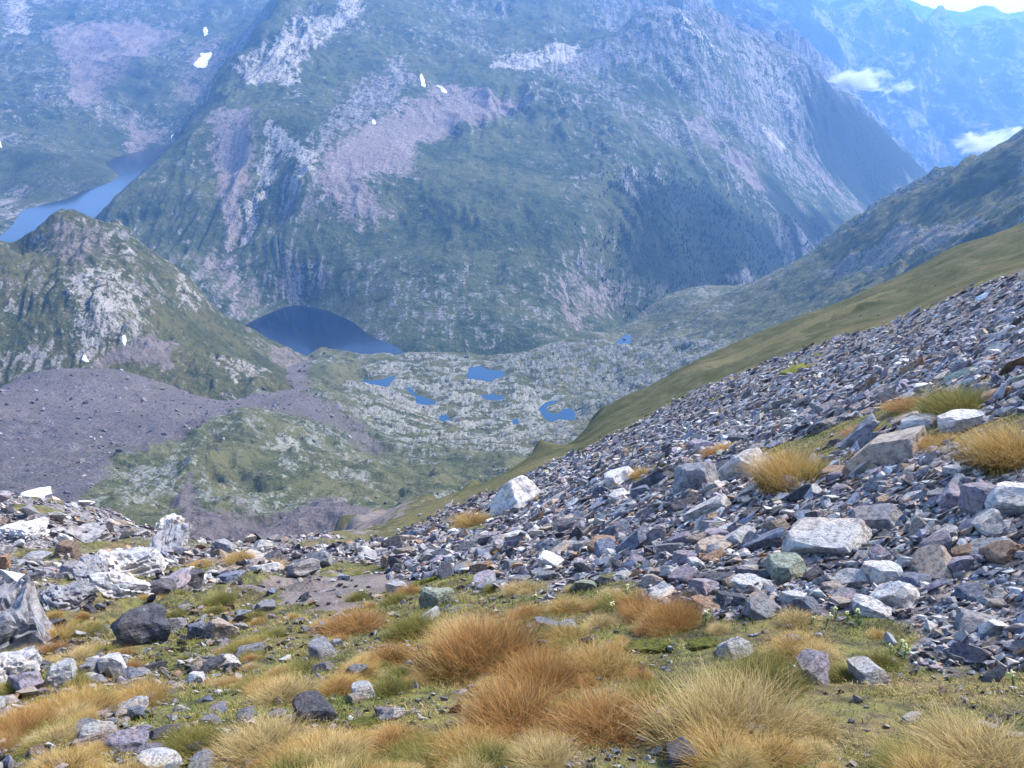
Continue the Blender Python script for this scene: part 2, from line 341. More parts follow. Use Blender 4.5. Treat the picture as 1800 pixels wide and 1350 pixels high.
# the cirque round the upper lake
CQ = pts_of([(5,392,1440),(40,371,1540),(130,356,1620),(170,341,1700),(205,322,1780),(208,288,1990),(275,265,2130),
  (100,280,1800),(0,270,1850),(0,200,2150),(150,200,2200),(240,230,2250),(100,100,2700),(250,100,2750),(350,150,2500),(0,0,3200),(200,0,3300),(400,0,3400),(400,60,3000),(300,200,2350),
  (160,290,1900),(60,320,1680),(130,310,1740),(205,270,2060),(-120,330,1600),(-150,200,2100),(-150,60,2800),(480,30,3200),(0,330,1660),(160,150,2450),(50,50,2950),(330,60,3000)])
CQ += [(-500,1380,-395),(-620,1450,-390),(-640,1650,-395),(-640,1850,-400),(-600,2080,-400),(-700,1350,-385),(-900,1300,-300),(-450,2200,-370),
       (-1800,3800,-20),(-900,3900,-20),(-300,3800,-40),(-2300,3000,0)]
def cq_relief(x, y, b):
    k = sstep(0, 60, b - UPPER_Z) * 0.93 + 0.07
    wx = x + 60 * fbm(x / 220, y / 220, 3, 105); wy = y + 60 * fbm(x / 220, y / 220, 3, 109)
    return b + k * (26 * (ridged(wx / 190, wy / 260, 3, 111) - 0.2) + 10 * ridged(wx / 60, wy / 90, 4, 123) + 3 * fbm(wx / 18, wy / 24, 4, 133))
T_cq = Terrain(CQ, relief=cq_relief)

# the rocky knoll
KN_sky = [(-120,440,820),(-40,432,835),(0,428,840),(45,432,860),(78,400,880),(100,386,895),(125,380,900),(155,392,910),(180,396,915),(212,400,920),(240,425,925),(270,450,930),(300,470,935),(330,490,940),(350,515,940),(370,540,940),(400,562,950),(430,580,960),(460,600,975),(490,612,985)]
KN = pts_of(KN_sky) + pts_of([(100,480,800),(200,520,770),(200,565,735),(140,640,690),(220,625,715),(300,580,800),(300,660,715),(400,620,820),(400,690,725),(480,680,770),(0,640,670),(0,540,740),(60,600,700),(150,590,715),(110,430,850),(60,480,800),(250,480,850),(330,560,850),(520,640,900),(-120,640,650),(-120,540,720),(30,455,845),(270,590,775),(350,630,770),(540,680,830)])
KN += off(KN_sky, -10, 60, -55) + off(KN_sky, -20, 160, -150) + [(-200,640,-370),(-330,560,-345),(-420,540,-330),(-120,700,-390),(-80,860,-430),(-230,1090,-470)]
def kn_relief(x, y, b):
    wx = x + 14 * fbm(x / 60, y / 60, 3, 205); wy = y + 14 * fbm(x / 60, y / 60, 3, 209)
    top = sstep(-330, -240, b)
    r = (5.5 * ridged(wx / 38, wy / 75, 3, 211) + 3.6 * ridged(wx / 13, wy / 34, 4, 223)) * (0.8 + 0.25 * top) + 1.1 * fbm(wx / 4.5, wy / 7, 3, 233)
    r = r + 5.0 * sstep(0.1, 0.6, ridged(wx / 15, wy / 90, 2, 241)) * sstep(700, 740, y) * sstep(830, 780, y)
    return b + r
T_kn = Terrain(KN, relief=kn_relief, unit=60.0)

# the basin floor with the ponds, its scree fan and the right-hand spur
SP_sky = [(1860,215,980),(1800,245,1000),(1740,278,1030),(1680,303,1065),(1620,330,1100),(1580,352,1115),(1540,370,1130),(1490,405,1150),(1440,440,1170),(1390,475,1190),(1360,494,1210),(1330,512,1230)]
BS = pts_of(SP_sky) + pts_of([(100,700,610),(0,700,590),(0,800,480),(150,850,440),(0,870,415),(250,750,570),(300,850,470),(450,800,520),(440,752,590),(550,790,590),(400,870,450),(550,870,470),(500,960,340),(400,960,330),(300,930,350),(600,930,360),
  (650,800,640),(750,800,650),(560,700,730),(600,650,880),(560,618,1000),(470,640,880),(700,624,1010),(800,622,1020),(880,628,1010),(960,606,1060),(1010,586,1100),(1095,600,1050),(1130,560,1180),(1190,525,1330),(1250,503,1400),(1312,507,1420),
  (850,657,930),(980,730,800),(655,677,890),(780,738,790),(750,706,845),(865,697,860),(905,742,785),(1100,680,880),(1050,740,760),(900,800,660),(1200,600,1000),(640,630,980),
  (1800,330,850),(1700,380,880),(1600,420,930),(1500,480,960),(1400,540,980),(1300,580,960),(1650,470,780),(1800,380,720),(1500,550,800),(1300,650,800),(-100,720,540),(-100,900,380),(200,650,690),(60,655,660),(380,705,705),(700,860,520),(350,800,535),(480,740,610)])
BS += off(SP_sky, 30, 90, -75) + off(SP_sky, 60, 260, -230)
BS += [(-230,1075,-442),(-150,1090,-446),(-90,1085,-444),(20,1100,-450),(-230,1180,-455),(-100,1200,-460),(60,1150,-470),(160,1250,-500),(300,1500,-500),(400,1600,-560),(-330,1000,-420),
       (0,250,-190),(120,350,-225),(250,450,-250),(-150,230,-170),(-300,300,-190),(300,250,-140),(450,500,-215),(-60,150,-140),(-250,1000,-412),(-420,640,-300)]
T_bs = Terrain(BS, unit=60.0)
# ponds: outlines on level water
def zp(l, x0, y0, k): return [(x0 + a / k, y0 + b / k) for a, b in l]
Z3 = (560, 600, 3.6)
POND = [
 (zp([(185,325),(235,285),(290,240),(340,250),(420,235),(490,210),(470,245),(440,290),(380,305),(320,300),(270,330),(210,340)], *Z3), 'turquoise-edged sliver of a pond on the slabs nearest the dark lake'),
 (zp([(935,235),(950,170),(1020,155),(1075,180),(1150,180),(1182,205),(1160,230),(1110,235),(1095,258),(1010,245)], *Z3), 'widest blue pond, with a notched outline, below the rocky rim of the basin'),
 (zp([(548,292),(580,290),(612,335),(660,350),(700,365),(748,385),(735,400),(640,407),(616,385),(612,352),(590,340)], *Z3), 'triangular blue pond with a narrow tail among pale slabs'),
 (zp([(762,470),(800,463),(835,490),(832,535),(795,527),(765,505)], *Z3), 'small squarish blue pool at the edge of the whitest slabs'),
 (zp([(1028,340),(1080,336),(1100,328),(1130,345),(1170,338),(1174,368),(1100,374),(1040,362)], *Z3), 'flat oblong blue pool in the middle of the pale slabs'),
 (zp([(1224,490),(1260,486),(1270,525),(1240,542),(1227,520)], *Z3), 'tiny round blue pool between the square pool and the horseshoe pond'),
 (zp([(1385,430),(1440,385),(1500,372),(1520,380),(1462,402),(1440,425),(1455,450),(1510,460),(1545,430),(1590,422),(1628,455),(1615,500),(1570,520),(1500,532),(1450,515),(1415,465)], *Z3), 'horseshoe shaped pond curling round a grassy spit'),
 (zp([(740,740),(800,690),(870,630),(930,605),(985,640),(1000,680),(970,750),(900,800),(830,820),(760,800)], 1000, 520, 9.0), 'pale blue pond on the green shelf, with a dark rock standing in it'),
]
ponds = []
for poly, lab in POND:
    cx = sum(p[0] for p in poly) / len(poly); cy = sum(p[1] for p in poly) / len(poly)
    zc = T_bs.hit(cx, cy, 300, 1300, full=False)[2] - 0.5
    pl = []
    for p in poly:
        a, b = ray(*p); Y = zc / b; pl.append((a * Y, Y))
    ponds.append((pl, zc, lab))
slab_px = [(615,705),(650,645),(760,625),(830,640),(900,680),(1010,690),(1025,740),(960,800),(800,795),(720,790),(640,740)]
slab_plan = T_bs.plan(slab_px, 300, 1300)
bould_plan = T_bs.plan([(860,640),(960,612),(1060,600),(1250,590),(1320,630),(1120,720),(1030,745),(1000,680),(900,670)], 300, 1300)
scree_plan = T_bs.plan([(-90,655),(60,650),(150,640),(260,655),(400,700),(480,690),(500,630),(545,625),(540,690),(625,750),(560,745),(440,715),(380,740),(310,775),(215,800),(170,860),(110,905),(-90,905)], 300, 1300)
def slab_h(x, y):
    """tilted plates of bare rock split by joints"""
    wx = x + 5 * fbm(x / 22, y / 22, 3, 301); wy = y + 5 * fbm(x / 22, y / 22, 3, 302)
    ca, sa = math.cos(0.5), math.sin(0.5); u = (wx * ca + wy * sa); v = (-wx * sa + wy * ca)
    f1, f2, c = worley(u / 13, v / 6.5, 305)
    g1, g2, c2 = worley(u / 5, v / 2.8, 306)
    h = 2.6 * sstep(0.03, 0.22, f2 - f1) * (0.35 + c) + 0.9 * sstep(0.03, 0.25, g2 - g1) * (0.3 + c2)
    return h, c
def bs_relief(x, y, b):
    wx = x + 16 * fbm(x / 70, y / 70, 3, 310); wy = y + 16 * fbm(x / 70, y / 70, 3, 311)
    ds = sdf(slab_plan, wx, wy); sl = sstep(18, -12, ds)
    db = sdf(bould_plan, wx, wy); bo = sstep(18, -12, db)
    dc = sdf(scree_plan, wx, wy); sc = sstep(10, -10, dc)
    spur = sstep(0.28, 0.40, x / y) * sstep(600, 760, y)
    r = (3.8 * fbm(wx / 55, wy / 65, 3, 321) + 4.6 * np.maximum(0, ridged(wx / 48, wy / 60, 3, 327)) - 1.5) * (1 - 0.72 * sc) * (1 - 0.35 * sl) * (1 + 1.1 * sstep(720, 560, y))
    r = r + 1.3 * ridged(wx / 11, wy / 14, 4, 331) * (1 - 0.8 * sc) + 0.30 * fbm(x / 3, y / 3, 3, 341)
    r = r + spur * (11 * (ridged(wx / 80, wy / 60, 3, 351) - 0.2) + 5 * ridged(wx / 24, wy / 28, 3, 352))
    h, c = slab_h(x, y)
    r = r + h * np.clip(sl + 0.75 * bo + 0.22, 0, 1) * (1 - sc) * (1 - 0.6 * spur)
    r = r * (0.25 + 0.75 * sstep(8, 60, np.abs(y - 1075) + 3 * np.maximum(0, b + 415)))
    z = b + r
    for pl, zc, lab in ponds:
        cx = sum(p[0] for p in pl) / len(pl); cy = sum(p[1] for p in pl) / len(pl)
        near = (np.abs(x - cx) < 75) & (np.abs(y - cy) < 75)
        if not near.any(): continue
        d = sdf(pl, x[near] if x.ndim else x, y[near] if y.ndim else y)
        d = d + 1.3 * fbm(x[near] / 7, y[near] / 7, 2, 361)
        t = zc + np.clip(d * 0.30, -1.6, 3.0); w = sstep(17, 2.5, d)
        zz = z[near] * (1 - w) + t * w; zz = np.where((d > 0.5) & (d < 17), np.maximum(zz, zc + np.minimum(0.1 + 0.12 * d, .8)), zz)
        z[near] = zz
    return z
T_bs.relief = bs_relief

# the near slope
NR_sky = [(1900,360,180),(1800,405,170),(1700,450,165),(1560,525,160),(1400,590,155),(1220,660,150),(1130,702,150),(1040,745,150),(940,800,150),(840,850,148),(760,872,142),(720,885,140),(640,900,135),(580,912,125)]
LF_sky = [(540,962,40),(470,968,32),(400,975,32),(340,972,34),(250,940,38),(130,918,42),(0,896,44),(-150,880,46)]
NR = pts_of(NR_sky) + pts_of(LF_sky) + pts_of([(1800,480,75),(1500,590,80),(1200,700,80),(1000,790,85),(800,888,85),(680,935,75),(620,945,62),(900,845,100),(700,905,105),
  (1390,800,10.8),(1460,940,6.2),(905,880,24),(650,965,27),(1800,700,8.4),(1600,600,30),(1300,740,24),(1100,820,20),(1800,560,22),(1500,700,18),(1200,900,9.0),(1000,940,11),(800,960,15),(1700,850,6.2),
  (0,1000,19),(150,1000,20),(300,1020,17),(450,1010,17),(0,1100,9.5),(150,1100,9),(300,1090,9),(500,1050,9.5),(700,1050,8.5),(600,1005,14),(800,1010,9.5),(900,1050,6.6),(1050,1030,6.4),(1200,1070,5.0),(1400,1090,4.5),(1600,1090,4.4),
  (0,1200,5),(300,1200,4.7),(600,1200,4.2),(900,1200,3.9),(1200,1200,3.6),(1500,1200,3.5),(1800,1200,3.4),(1800,1050,4.3),(0,1350,2.9),(600,1350,2.65),(1200,1350,2.45),(1800,1350,2.35)])
NR += [(0,0,-1.62),(-2.5,0,-2.4),(2.5,0,-0.9),(0,-4,-0.3),(5,-3,1.2),(-6,-3,-2.6),(6,2,-0.4),(-6,3,-4.2),(20,5,5.5),(20,-5,9),(-14,2,-6.5),(-25,10,-14),(60,30,9),(60,-6,25)]
NR += off(NR_sky, -10, 40, -45) + off(NR_sky, -25, 110, -150) + off(LF_sky[1:], -3, 14, -17) + off(LF_sky[4:], -10, 60, -75) + pts_of([(600,922,108),(600,918,120),(660,906,118),(800,873,118),(780,892,95),(740,890,118),(700,900,120),(860,856,90),(640,925,95),(590,935,95)])
NR_bank = (576, 912)
def nr_relief(x, y, b):
    d = np.hypot(x, y)
    r = 0.05 * fbm(x / 0.7, y / 0.7, 3, 401) * sstep(0.5, 3, d) + 0.018 * fbm(x / 0.16, y / 0.16, 2, 405)
    r = r + 0.012 * d * fbm(x / (0.12 * d + 1.2), y / (0.12 * d + 1.2), 2, 411) * sstep(4, 14, d)
    far = sstep(20, 90, d)
    r = r + far * (1.1 * fbm(x / 14, y / 22, 4, 421) + 0.25 * ridged(x / 3.5, y / 5, 3, 425))
    left = sstep(-0.12, -0.34, x / (np.maximum(y, 0.1))) * sstep(7, 11, d) * sstep(70, 45, d)
    r = r + left * (0.5 * (ridged(x / 3.4 + 0.5, y / 5.2, 3, 431) - 0.35) + 0.30 * ridged(x / 0.9, y / 1.3, 3, 433))
    b = b - 0.5 * np.maximum(0, -0.155 * y - x + 6 * fbm(x / 12, y / 12, 3, 441)) * sstep(42, 75, y)
    return b + r
T_nr = Terrain(NR, near=True, c=0.06, relief=nr_relief)

# far ranges
def far_sheet(name, pts, th0, th1, y0, y1, nt, ny, amp, S, seed):
    T = Terrain(pts, unit=500.0, c=0.3)
    def rel(x, y, b):
        wx = x + S * .4 * fbm(x / S, y / S, 3, seed); wy = y + S * .4 * fbm(x / S, y / S, 3, seed + 3)
        return b + amp * (ridged(wx / (S * .8), wy / (S * 1.9), 4, seed + 5) - 0.35) + amp * 0.25 * fbm(wx / (S * .16), wy / (S * .2), 3, seed + 9)
    T.relief = rel
    th = np.linspace(th0, th1, nt); yy = np.geomspace(y0, y1, ny)
    Yg, TH = np.meshgrid(yy, th, indexing='ij'); X = TH * Yg; Z = T.z(X, Yg)
    zone = np.zeros((X.size, 4)); f = fbm(X / 300, Yg / 500, 3, seed + 20).ravel()
    zone[:, 0] = sstep(0.15, 0.5, f) * 0.6; zone[:, 1] = 0.5 + 0.35 * fbm(X / 700, Yg / 700, 2, seed + 21).ravel(); zone[:, 2] = sstep(-0.05, -0.4, f) * 0.8
    return obj(name, grid_mesh(name, X, Yg, Z, {'zone': zone}), M_far, kind='structure'), T

def terrain_obj(name, T, mat, th0, th1, y0, y1, nt, ny, zones, defaults, warp, slope_rock=1.0, spacing='log', patch=60.0, cover=None):
    th = np.linspace(th0, th1, nt); yy = np.geomspace(y0, y1, ny) if spacing == 'log' else np.interp(np.linspace(0, 1, ny), *spacing)
    Yg, TH = np.meshgrid(yy, th, indexing='ij'); X = TH * Yg
    if spacing != 'log' or th0 is None: pass
    Z = T.z(X, Yg)
    gx = np.gradient(Z, axis=1) / np.maximum(np.gradient(X, axis=1), 1e-6)
    gy = np.gradient(Z, axis=0) / np.maximum(np.gradient(Yg, axis=0), 1e-6)
    sl = np.hypot(gx, gy).ravel(); x = X.ravel(); y = Yg.ravel()
    zone = np.zeros((x.size, 4)); zone[:] = defaults
    zone[:, 1] += slope_rock * (sstep(0.55, 1.5, sl) - 0.15) + 0.45 * fbm(x / patch, y / patch, 3, 901)
    wx = x + warp * fbm(x / (warp * 3), y / (warp * 3), 4, 903, 0.6); wy = y + warp * fbm(x / (warp * 3), y / (warp * 3), 4, 907, 0.6)
    for poly, ch, val, soft in zones:
        pl = T.plan(poly, y0, y1); d = sdf(pl, wx, wy); w = sstep(soft, -soft, d) 
        zone[:, ch] = zone[:, ch] * (1 - w) + val * w
        if ch == 3 and val > 0: zone[:, 1] = np.maximum(zone[:, 1], w * (0.35 + 0.45 * val) + 0.35 * w * fbm(x / (warp * 3), y / (warp * 3), 3, 911))
    zone = np.clip(zone, 0, 1.4)
    if cover is not None: cover(x, y, zone)
    return obj(name, grid_mesh(name, X, Yg, Z, {'zone': zone}), mat, kind='structure')

far_pts = [(-3000,4300,-700),(0,4300,-800),(1200,4300,-900),(3000,4600,-950),(5000,4800,-900)] + pts_of([(1800,330,4700),(1680,320,4650),(1560,260,4700),(1400,40,5600),(1450,0,6000),(1560,28,6400),(1700,62,6300),(1800,85,6200),(1950,60,6300),(1700,180,5400),(1560,120,5500),(1850,180,5400),(1300,-40,6000),(1100,-120,6200),(800,-150,6500),(600,-100,6500)]) + \
          [(-2000,7800,-500),(1000,7800,-500),(3500,7800,-700),(6000,7600,-700)]
far1, T_f1 = far_sheet('far_slope', far_pts, -0.15, 0.85, 4200, 7800, 230, 150, 230, 700, 601)
far_pts2 = pts_of([(1250,-60,9800),(1400,-50,9800),(1500,-30,9800),(1560,-15,9800),(1600,0,9800),(1650,18,9800),(1690,26,9800),(1715,22,9800),(1742,13,9800),(1765,24,9800),(1800,27,9800),(1900,10,9800),(2100,30,9800),(900,-100,9800)]) + \
           [(-2000,8000,-900),(1000,8000,-900),(3000,8000,-900),(5000,8000,-900),(8000,8000,-900),(3000,8900,-560),(5000,8900,-560),(-2000,11500,-700),(2000,11500,-900),(5000,11500,-900),(9000,11500,-900),(-2000,9800,300)]
far2, T_f2 = far_sheet('far_ridge', far_pts2, -0.1, 0.85, 7900, 11500, 220, 110, 60, 900, 651)
back_pts = pts_of([(1070,70,3400),(1000,70,3400),(900,60,3500),(1300,140,3500),(1100,-60,4300),(900,-80,4400),(1250,-20,4200),(1400,80,4100),(1480,150,4000),(700,-60,4600),(1200,40,3800),(1000,10,3900),(800,0,3900)]) + [(400,3000,-420),(-800,3100,-400),(1300,3300,-700),(-800,4600,300),(800,4900,0),(1700,4200,-900),(2200,4000,-1000),(1900,4700,-1000)]
back, T_bk = far_sheet('back_mountain', back_pts, -0.25, 0.42, 3100, 4900, 220, 150, 110, 380, 701)

# ------------------------------------------------------------------ terrain sheets
mt_zones = [
 ([(180,388),(250,312),(330,217),(400,112),(490,0),(535,0),(440,110),(365,220),(285,315),(215,392)], 1, 0.08, 12),
 ([(545,335),(572,270),(650,215),(735,175),(900,190),(880,220),(740,250),(735,300),(640,330),(690,380),(640,402),(620,400)], 0, 0.95, 42),
 ([(738,140),(800,150),(950,185),(900,200),(760,185)], 0, 0.7, 35),
 ([(370,200),(440,190),(452,250),(425,400),(402,440),(388,380),(370,280)], 0, 0.8, 22),
 ([(380,440),(412,440),(480,545),(440,565),(400,545),(330,480),(350,440)], 0, 0.55, 25),
 ([(1275,250),(1300,260),(1350,330),(1410,378),(1400,388),(1330,340),(1280,285)], 0, 0.8, 20),
 ([(1190,215),(1230,210),(1290,260),(1270,280),(1220,250)], 0, 0.7, 14),
 ([(1395,255),(1430,285),(1490,350),(1530,375),(1520,380),(1450,320),(1400,275)], 0, 0.75, 12),
 ([(1020,470),(1120,460),(1130,480),(1060,560),(1010,600),(960,520),(980,490)], 0, 0.52, 16),
 ([(488,60),(520,30),(590,35),(600,0),(650,0),(640,30),(600,60),(545,110),(530,140),(525,172),(505,182),(495,150),(430,165),(418,128),(470,110)], 3, 0.75, 18),
 ([(470,200),(490,230),(520,250),(560,275),(548,330),(522,352),(515,300),(490,262),(450,390),(430,430),(410,430),(445,330),(460,250)], 3, 0.8, 8),
 ([(850,118),(920,95),(1015,72),(1020,105),(930,125),(870,130)], 3, 0.8, 14),
 ([(1140,22),(1165,40),(1215,62),(1285,112),(1262,116),(1200,80),(1160,55)], 3, 0.9, 10),
 ([(1300,65),(1330,70),(1410,190),(1390,215),(1340,190),(1310,130)], 3, 0.45, 16),
 ([(1340,222),(1352,225),(1388,262),(1372,266),(1350,248)], 3, 1.0, 6),
 ([(600,430),(760,452),(900,480),(990,550),(980,598),(720,612),(680,575),(640,560),(610,500)], 1, 0.42, 35),
 ([(560,280),(650,215),(740,140),(700,100),(640,150),(580,200)], 1, 0.68, 25),
 ([(1050,60),(1130,15),(1250,15),(1330,60),(1440,130),(1600,300),(1520,360),(1400,250),(1250,210),(1140,130)], 1, 0.46, 40),
 ([(1060,190),(1150,200),(1100,320),(1020,420),(860,430),(720,400),(760,300),(900,210)], 1, 0.24, 30),
 ([(180,385),(250,310),(330,215),(380,260),(390,420),(330,480),(250,450)], 1, 0.26, 20),
 ([(1095,345),(1180,330),(1260,345),(1340,410),(1425,445),(1380,490),(1340,508),(1190,512),(1120,480),(1070,470),(1130,420)], 2, 0.78, 60),
 ([(1330,300),(1420,370),(1500,390),(1440,440),(1380,400)], 2, 0.75, 40),
 ([(1420,130),(1640,310),(1530,365),(1440,290)], 2, 0.72, 60),
 ([(450,420),(540,450),(600,460),(600,530),(520,530),(440,500)], 2, 0.18, 60),
]
def strata_cover(x, y, zone):
    wx = x + 25 * fbm(x / 90, y / 140, 3, 881); t = x / y
    k = sstep(-0.13, -0.22, t) * sstep(1850, 1600, y) + 0.55 * sstep(-0.22, -0.13, t) * sstep(0.12, 0.0, t) * sstep(1330, 1250, y)
    zone[:, 1] += k * (0.32 * ridged(wx / 11, y / 170, 3, 883) - 0.13); zone[:, 2] += k * 0.30 * sstep(0.15, 0.8, ridged(wx / 34, y / 240, 3, 885))
    ca, sa = math.cos(0.6), math.sin(0.6); u = (wx * ca + y * sa); v = (-wx * sa + y * ca); k2 = sstep(0.0, 0.1, t) * sstep(1300, 1500, y)
    zone[:, 1] += k2 * 0.30 * ridged(u / 34, v / 300, 3, 887); zone[:, 2] += k2 * 0.35 * sstep(0.2, 0.7, ridged(u / 60, v / 400, 2, 889))
mt = terrain_obj('lake_mountain', T_mt, M_lakemt, -0.52, 0.56, 1040, 3050, 620, 500, mt_zones, (0.0, 0.36, 0.0, 0.0), 28, 0.35, patch=240, cover=strata_cover)
cq_zones = [([(90,60),(250,40),(330,60),(250,110),(190,190),(130,210),(110,150)], 0, 0.75, 30), ([(225,215),(300,225),(270,262),(215,280)], 0, 0.7, 15), ([(340,90),(400,60),(380,150),(330,190),(290,200)], 0, 0.55, 25),
            ([(0,0),(60,0),(70,60),(0,70)], 3, 0.6, 40), ([(160,120),(260,100),(260,180),(170,190)], 2, 0.5, 30), ([(0,290),(150,285),(205,320),(60,370),(0,380)], 2, 0.45, 30), ([(0,330),(60,330),(50,370),(0,390)], 3, 0.4, 12)]
cirque = terrain_obj('upper_cirque', T_cq, M_lakemt, -0.72, -0.12, 1260, 3900, 240, 260, cq_zones, (0.0, 0.40, 0.0, 0.0), 35, 0.35, patch=240)
kn_zones = [([(110,505),(160,480),(240,490),(262,560),(262,608),(150,642),(118,600)], 3, 0.5, 10), ([(90,400),(190,410),(200,440),(150,480),(85,460)], 0, 0.55, 8), ([(180,410),(250,450),(230,490),(170,470)], 3, 0.35, 8),
            ([(300,470),(350,520),(350,560),(310,530)], 3, 0.5, 6), ([(260,600),(320,620),(300,660),(250,640),(150,648),(200,618)], 0, 0.9, 6), ([(370,635),(480,660),(480,690),(400,680)], 3, 0.35, 6), ([(460,600),(545,618),(560,660),(520,670),(480,640)], 0, 0.65, 8),
            ([(280,540),(360,560),(440,610),(400,640),(300,620),(270,580)], 1, 0.22, 10)]
knoll = terrain_obj('rocky_knoll', T_kn, M_knoll, -0.70, -0.16, 640, 1010, 360, 260, kn_zones, (0.0, 0.27, 0.0, 0.0), 9, 0.25, patch=60)
bs_zones = [
 ([(-90,655),(60,650),(150,640),(260,655),(400,700),(480,690),(500,630),(545,625),(540,690),(625,750),(560,745),(440,715),(380,740),(310,775),(215,800),(170,860),(110,905),(-90,905)], 0, 0.95, 8),
 ([(300,1000),(300,940),(330,880),(365,905),(420,890),(470,915),(560,880),(660,900),(700,960),(400,1020)], 0, 0.98, 14),
 ([(560,700),(640,740),(700,800),(640,800),(580,760)], 0, 0.6, 12),
 ([(340,840),(352,850),(345,900),(315,930),(320,880)], 0, 0.9, 4),
 ([(1330,515),(1440,442),(1620,332),(1800,247),(1800,400),(1560,520),(1250,640),(1200,600)], 1, 0.30, 25),
 (slab_px, 3, 0.55, 22),
 ([(780,700),(960,690),(900,760),(760,780),(700,740)], 3, 0.8, 22),
 ([(480,755),(520,770),(560,800),(540,808),(480,795)], 3, 0.6, 3),
 ([(330,790),(345,800),(330,860),(220,900),(240,840)], 1, 0.62, 10),
 ([(860,640),(960,612),(1060,600),(1250,590),(1320,630),(1120,720),(1030,745),(1000,680),(900,670)], 1, 0.60, 14),
 ([(1420,482),(1520,445),(1600,398),(1720,395),(1780,400),(1690,430),(1640,455),(1500,495)], 3, 0.75, 14),
 ([(1420,482),(1520,445),(1600,398),(1720,395),(1780,400),(1690,430),(1640,455),(1500,495)], 0, 0.55, 14),
 ([(1580,372),(1660,340),(1800,262),(1800,335),(1700,365),(1610,392)], 2, 0.62, 16),
 ([(1650,470),(1720,420),(1760,420),(1740,440)], 2, 0.6, 8),
 ([(560,640),(640,640),(620,690),(560,690)], 1, 0.25, 10),
 ([(340,790),(480,800),(500,850),(350,840)], 1, 0.22, 8),
 ([(650,830),(760,820),(900,800),(860,840),(700,880)], 1, 0.25, 10),
]
block_plan = T_bs.plan([(-80,745),(60,735),(150,715),(250,735),(310,765),(300,790),(215,800),(170,860),(110,905),(-80,905)], 300, 1300)
def slab_cover(x, y, zone):
    wx = x + 16 * fbm(x / 70, y / 70, 3, 310); wy = y + 16 * fbm(x / 70, y / 70, 3, 311)
    sl = sstep(25, -20, sdf(slab_plan, wx, wy)); bo = 0.5 * sstep(20, -12, sdf(bould_plan, wx, wy)); k = np.maximum(sl, bo) * (zone[:, 0] < .4)
    h, c = slab_h(x, y); hh = h / 3.4; pat = fbm(x / 42, y / 30, 3, 377)
    g = 0.40 + 1.6 * (hh - 0.38) + 1.3 * pat - 0.4 * (c < 0.34)
    zone[:, 1] = zone[:, 1] * (1 - k) + k * np.clip(g, -0.3, 1.2); zone[:, 3] *= np.where(k > .3, np.clip(0.55 + pat + 0.6 * (c - .5), 0.1, 1.1), 1)
    # coarser, darker blocks low on the scree fan
    zone[:, 3] = np.maximum(zone[:, 3], 0.85 * sstep(14, -14, sdf(block_plan, wx, wy)) * (zone[:, 0] > .4))
    zone[:, 0] *= 1 - 0.28 * sstep(0.0, 0.5, fbm(x / 30, y / 30, 4, 379)) * (zone[:, 0] > .5)
basin = terrain_obj('valley_basin', T_bs, M_basin, -0.72, 0.68, 200, 1620, 670, 420, bs_zones, (0.0, 0.44, 0.0, 0.0), 9, 0.4, patch=45,
                    spacing=([0, 0.08, 0.22, 0.55, 0.86, 1.0], [200, 300, 450, 800, 1150, 1620]), cover=slab_cover)

# near slope: grid in stretched plan coordinates, dense round the camera
nx, ny = 360, 360
qx = np.linspace(np.arcsinh(-170 / 3.0), np.arcsinh(230 / 3.0), nx); qy = np.linspace(np.arcsinh(-7 / 3.0), np.arcsinh(265 / 3.0), ny)
QY, QX = np.meshgrid(qy, qx, indexing='ij'); Xn = 3 * np.sinh(QX); Yn = 3 * np.sinh(QY)
Zn = T_nr.z(Xn, Yn)
scree_near = [(1900,470),(1800,482),(1500,592),(1200,702),(1000,792),(905,850),(800,890),(700,935),(600,965),(480,985),(400,1000),(470,1015),(560,1000),(640,990),(700,1030),(800,1020),(900,1030),(980,1040),(1060,1010),(1150,1050),(1240,1075),(1400,1085),(1500,1080),(1600,1090),(1610,1150),(1600,1180),(1700,1190),(1900,1190)]
sn_plan = T_nr.plan(scree_near, 2.0, 260)
band_plan = T_nr.plan([(1900,350),(1800,402),(1560,522),(1220,657),(1040,742),(840,846),(700,885),(560,905),(640,925),(800,884),(1000,788),(1200,698),(1500,588),(1800,478),(1900,455)], 2.0, 300)
grassy_px = [[(1340,790),(1450,760),(1560,700),(1700,690),(1800,740),(1800,830),(1720,800),(1640,790),(1500,770),(1440,830),(1350,860)],
             [(1110,820),(1210,810),(1215,845),(1130,848)], [(780,900),(870,900),(860,935),(790,935)], [(1370,650),(1420,632),(1410,660),(1375,672)],[(1200,690),(1260,670),(1250,690)],[(1060,790),(1110,775),(1100,800)]]
dirt_px = [[(480,1040),(600,1020),(690,1010),(700,1040),(640,1070),(540,1075),(470,1070)], [(580,900),(650,890),(720,885),(700,905),(640,945),(560,940)]]
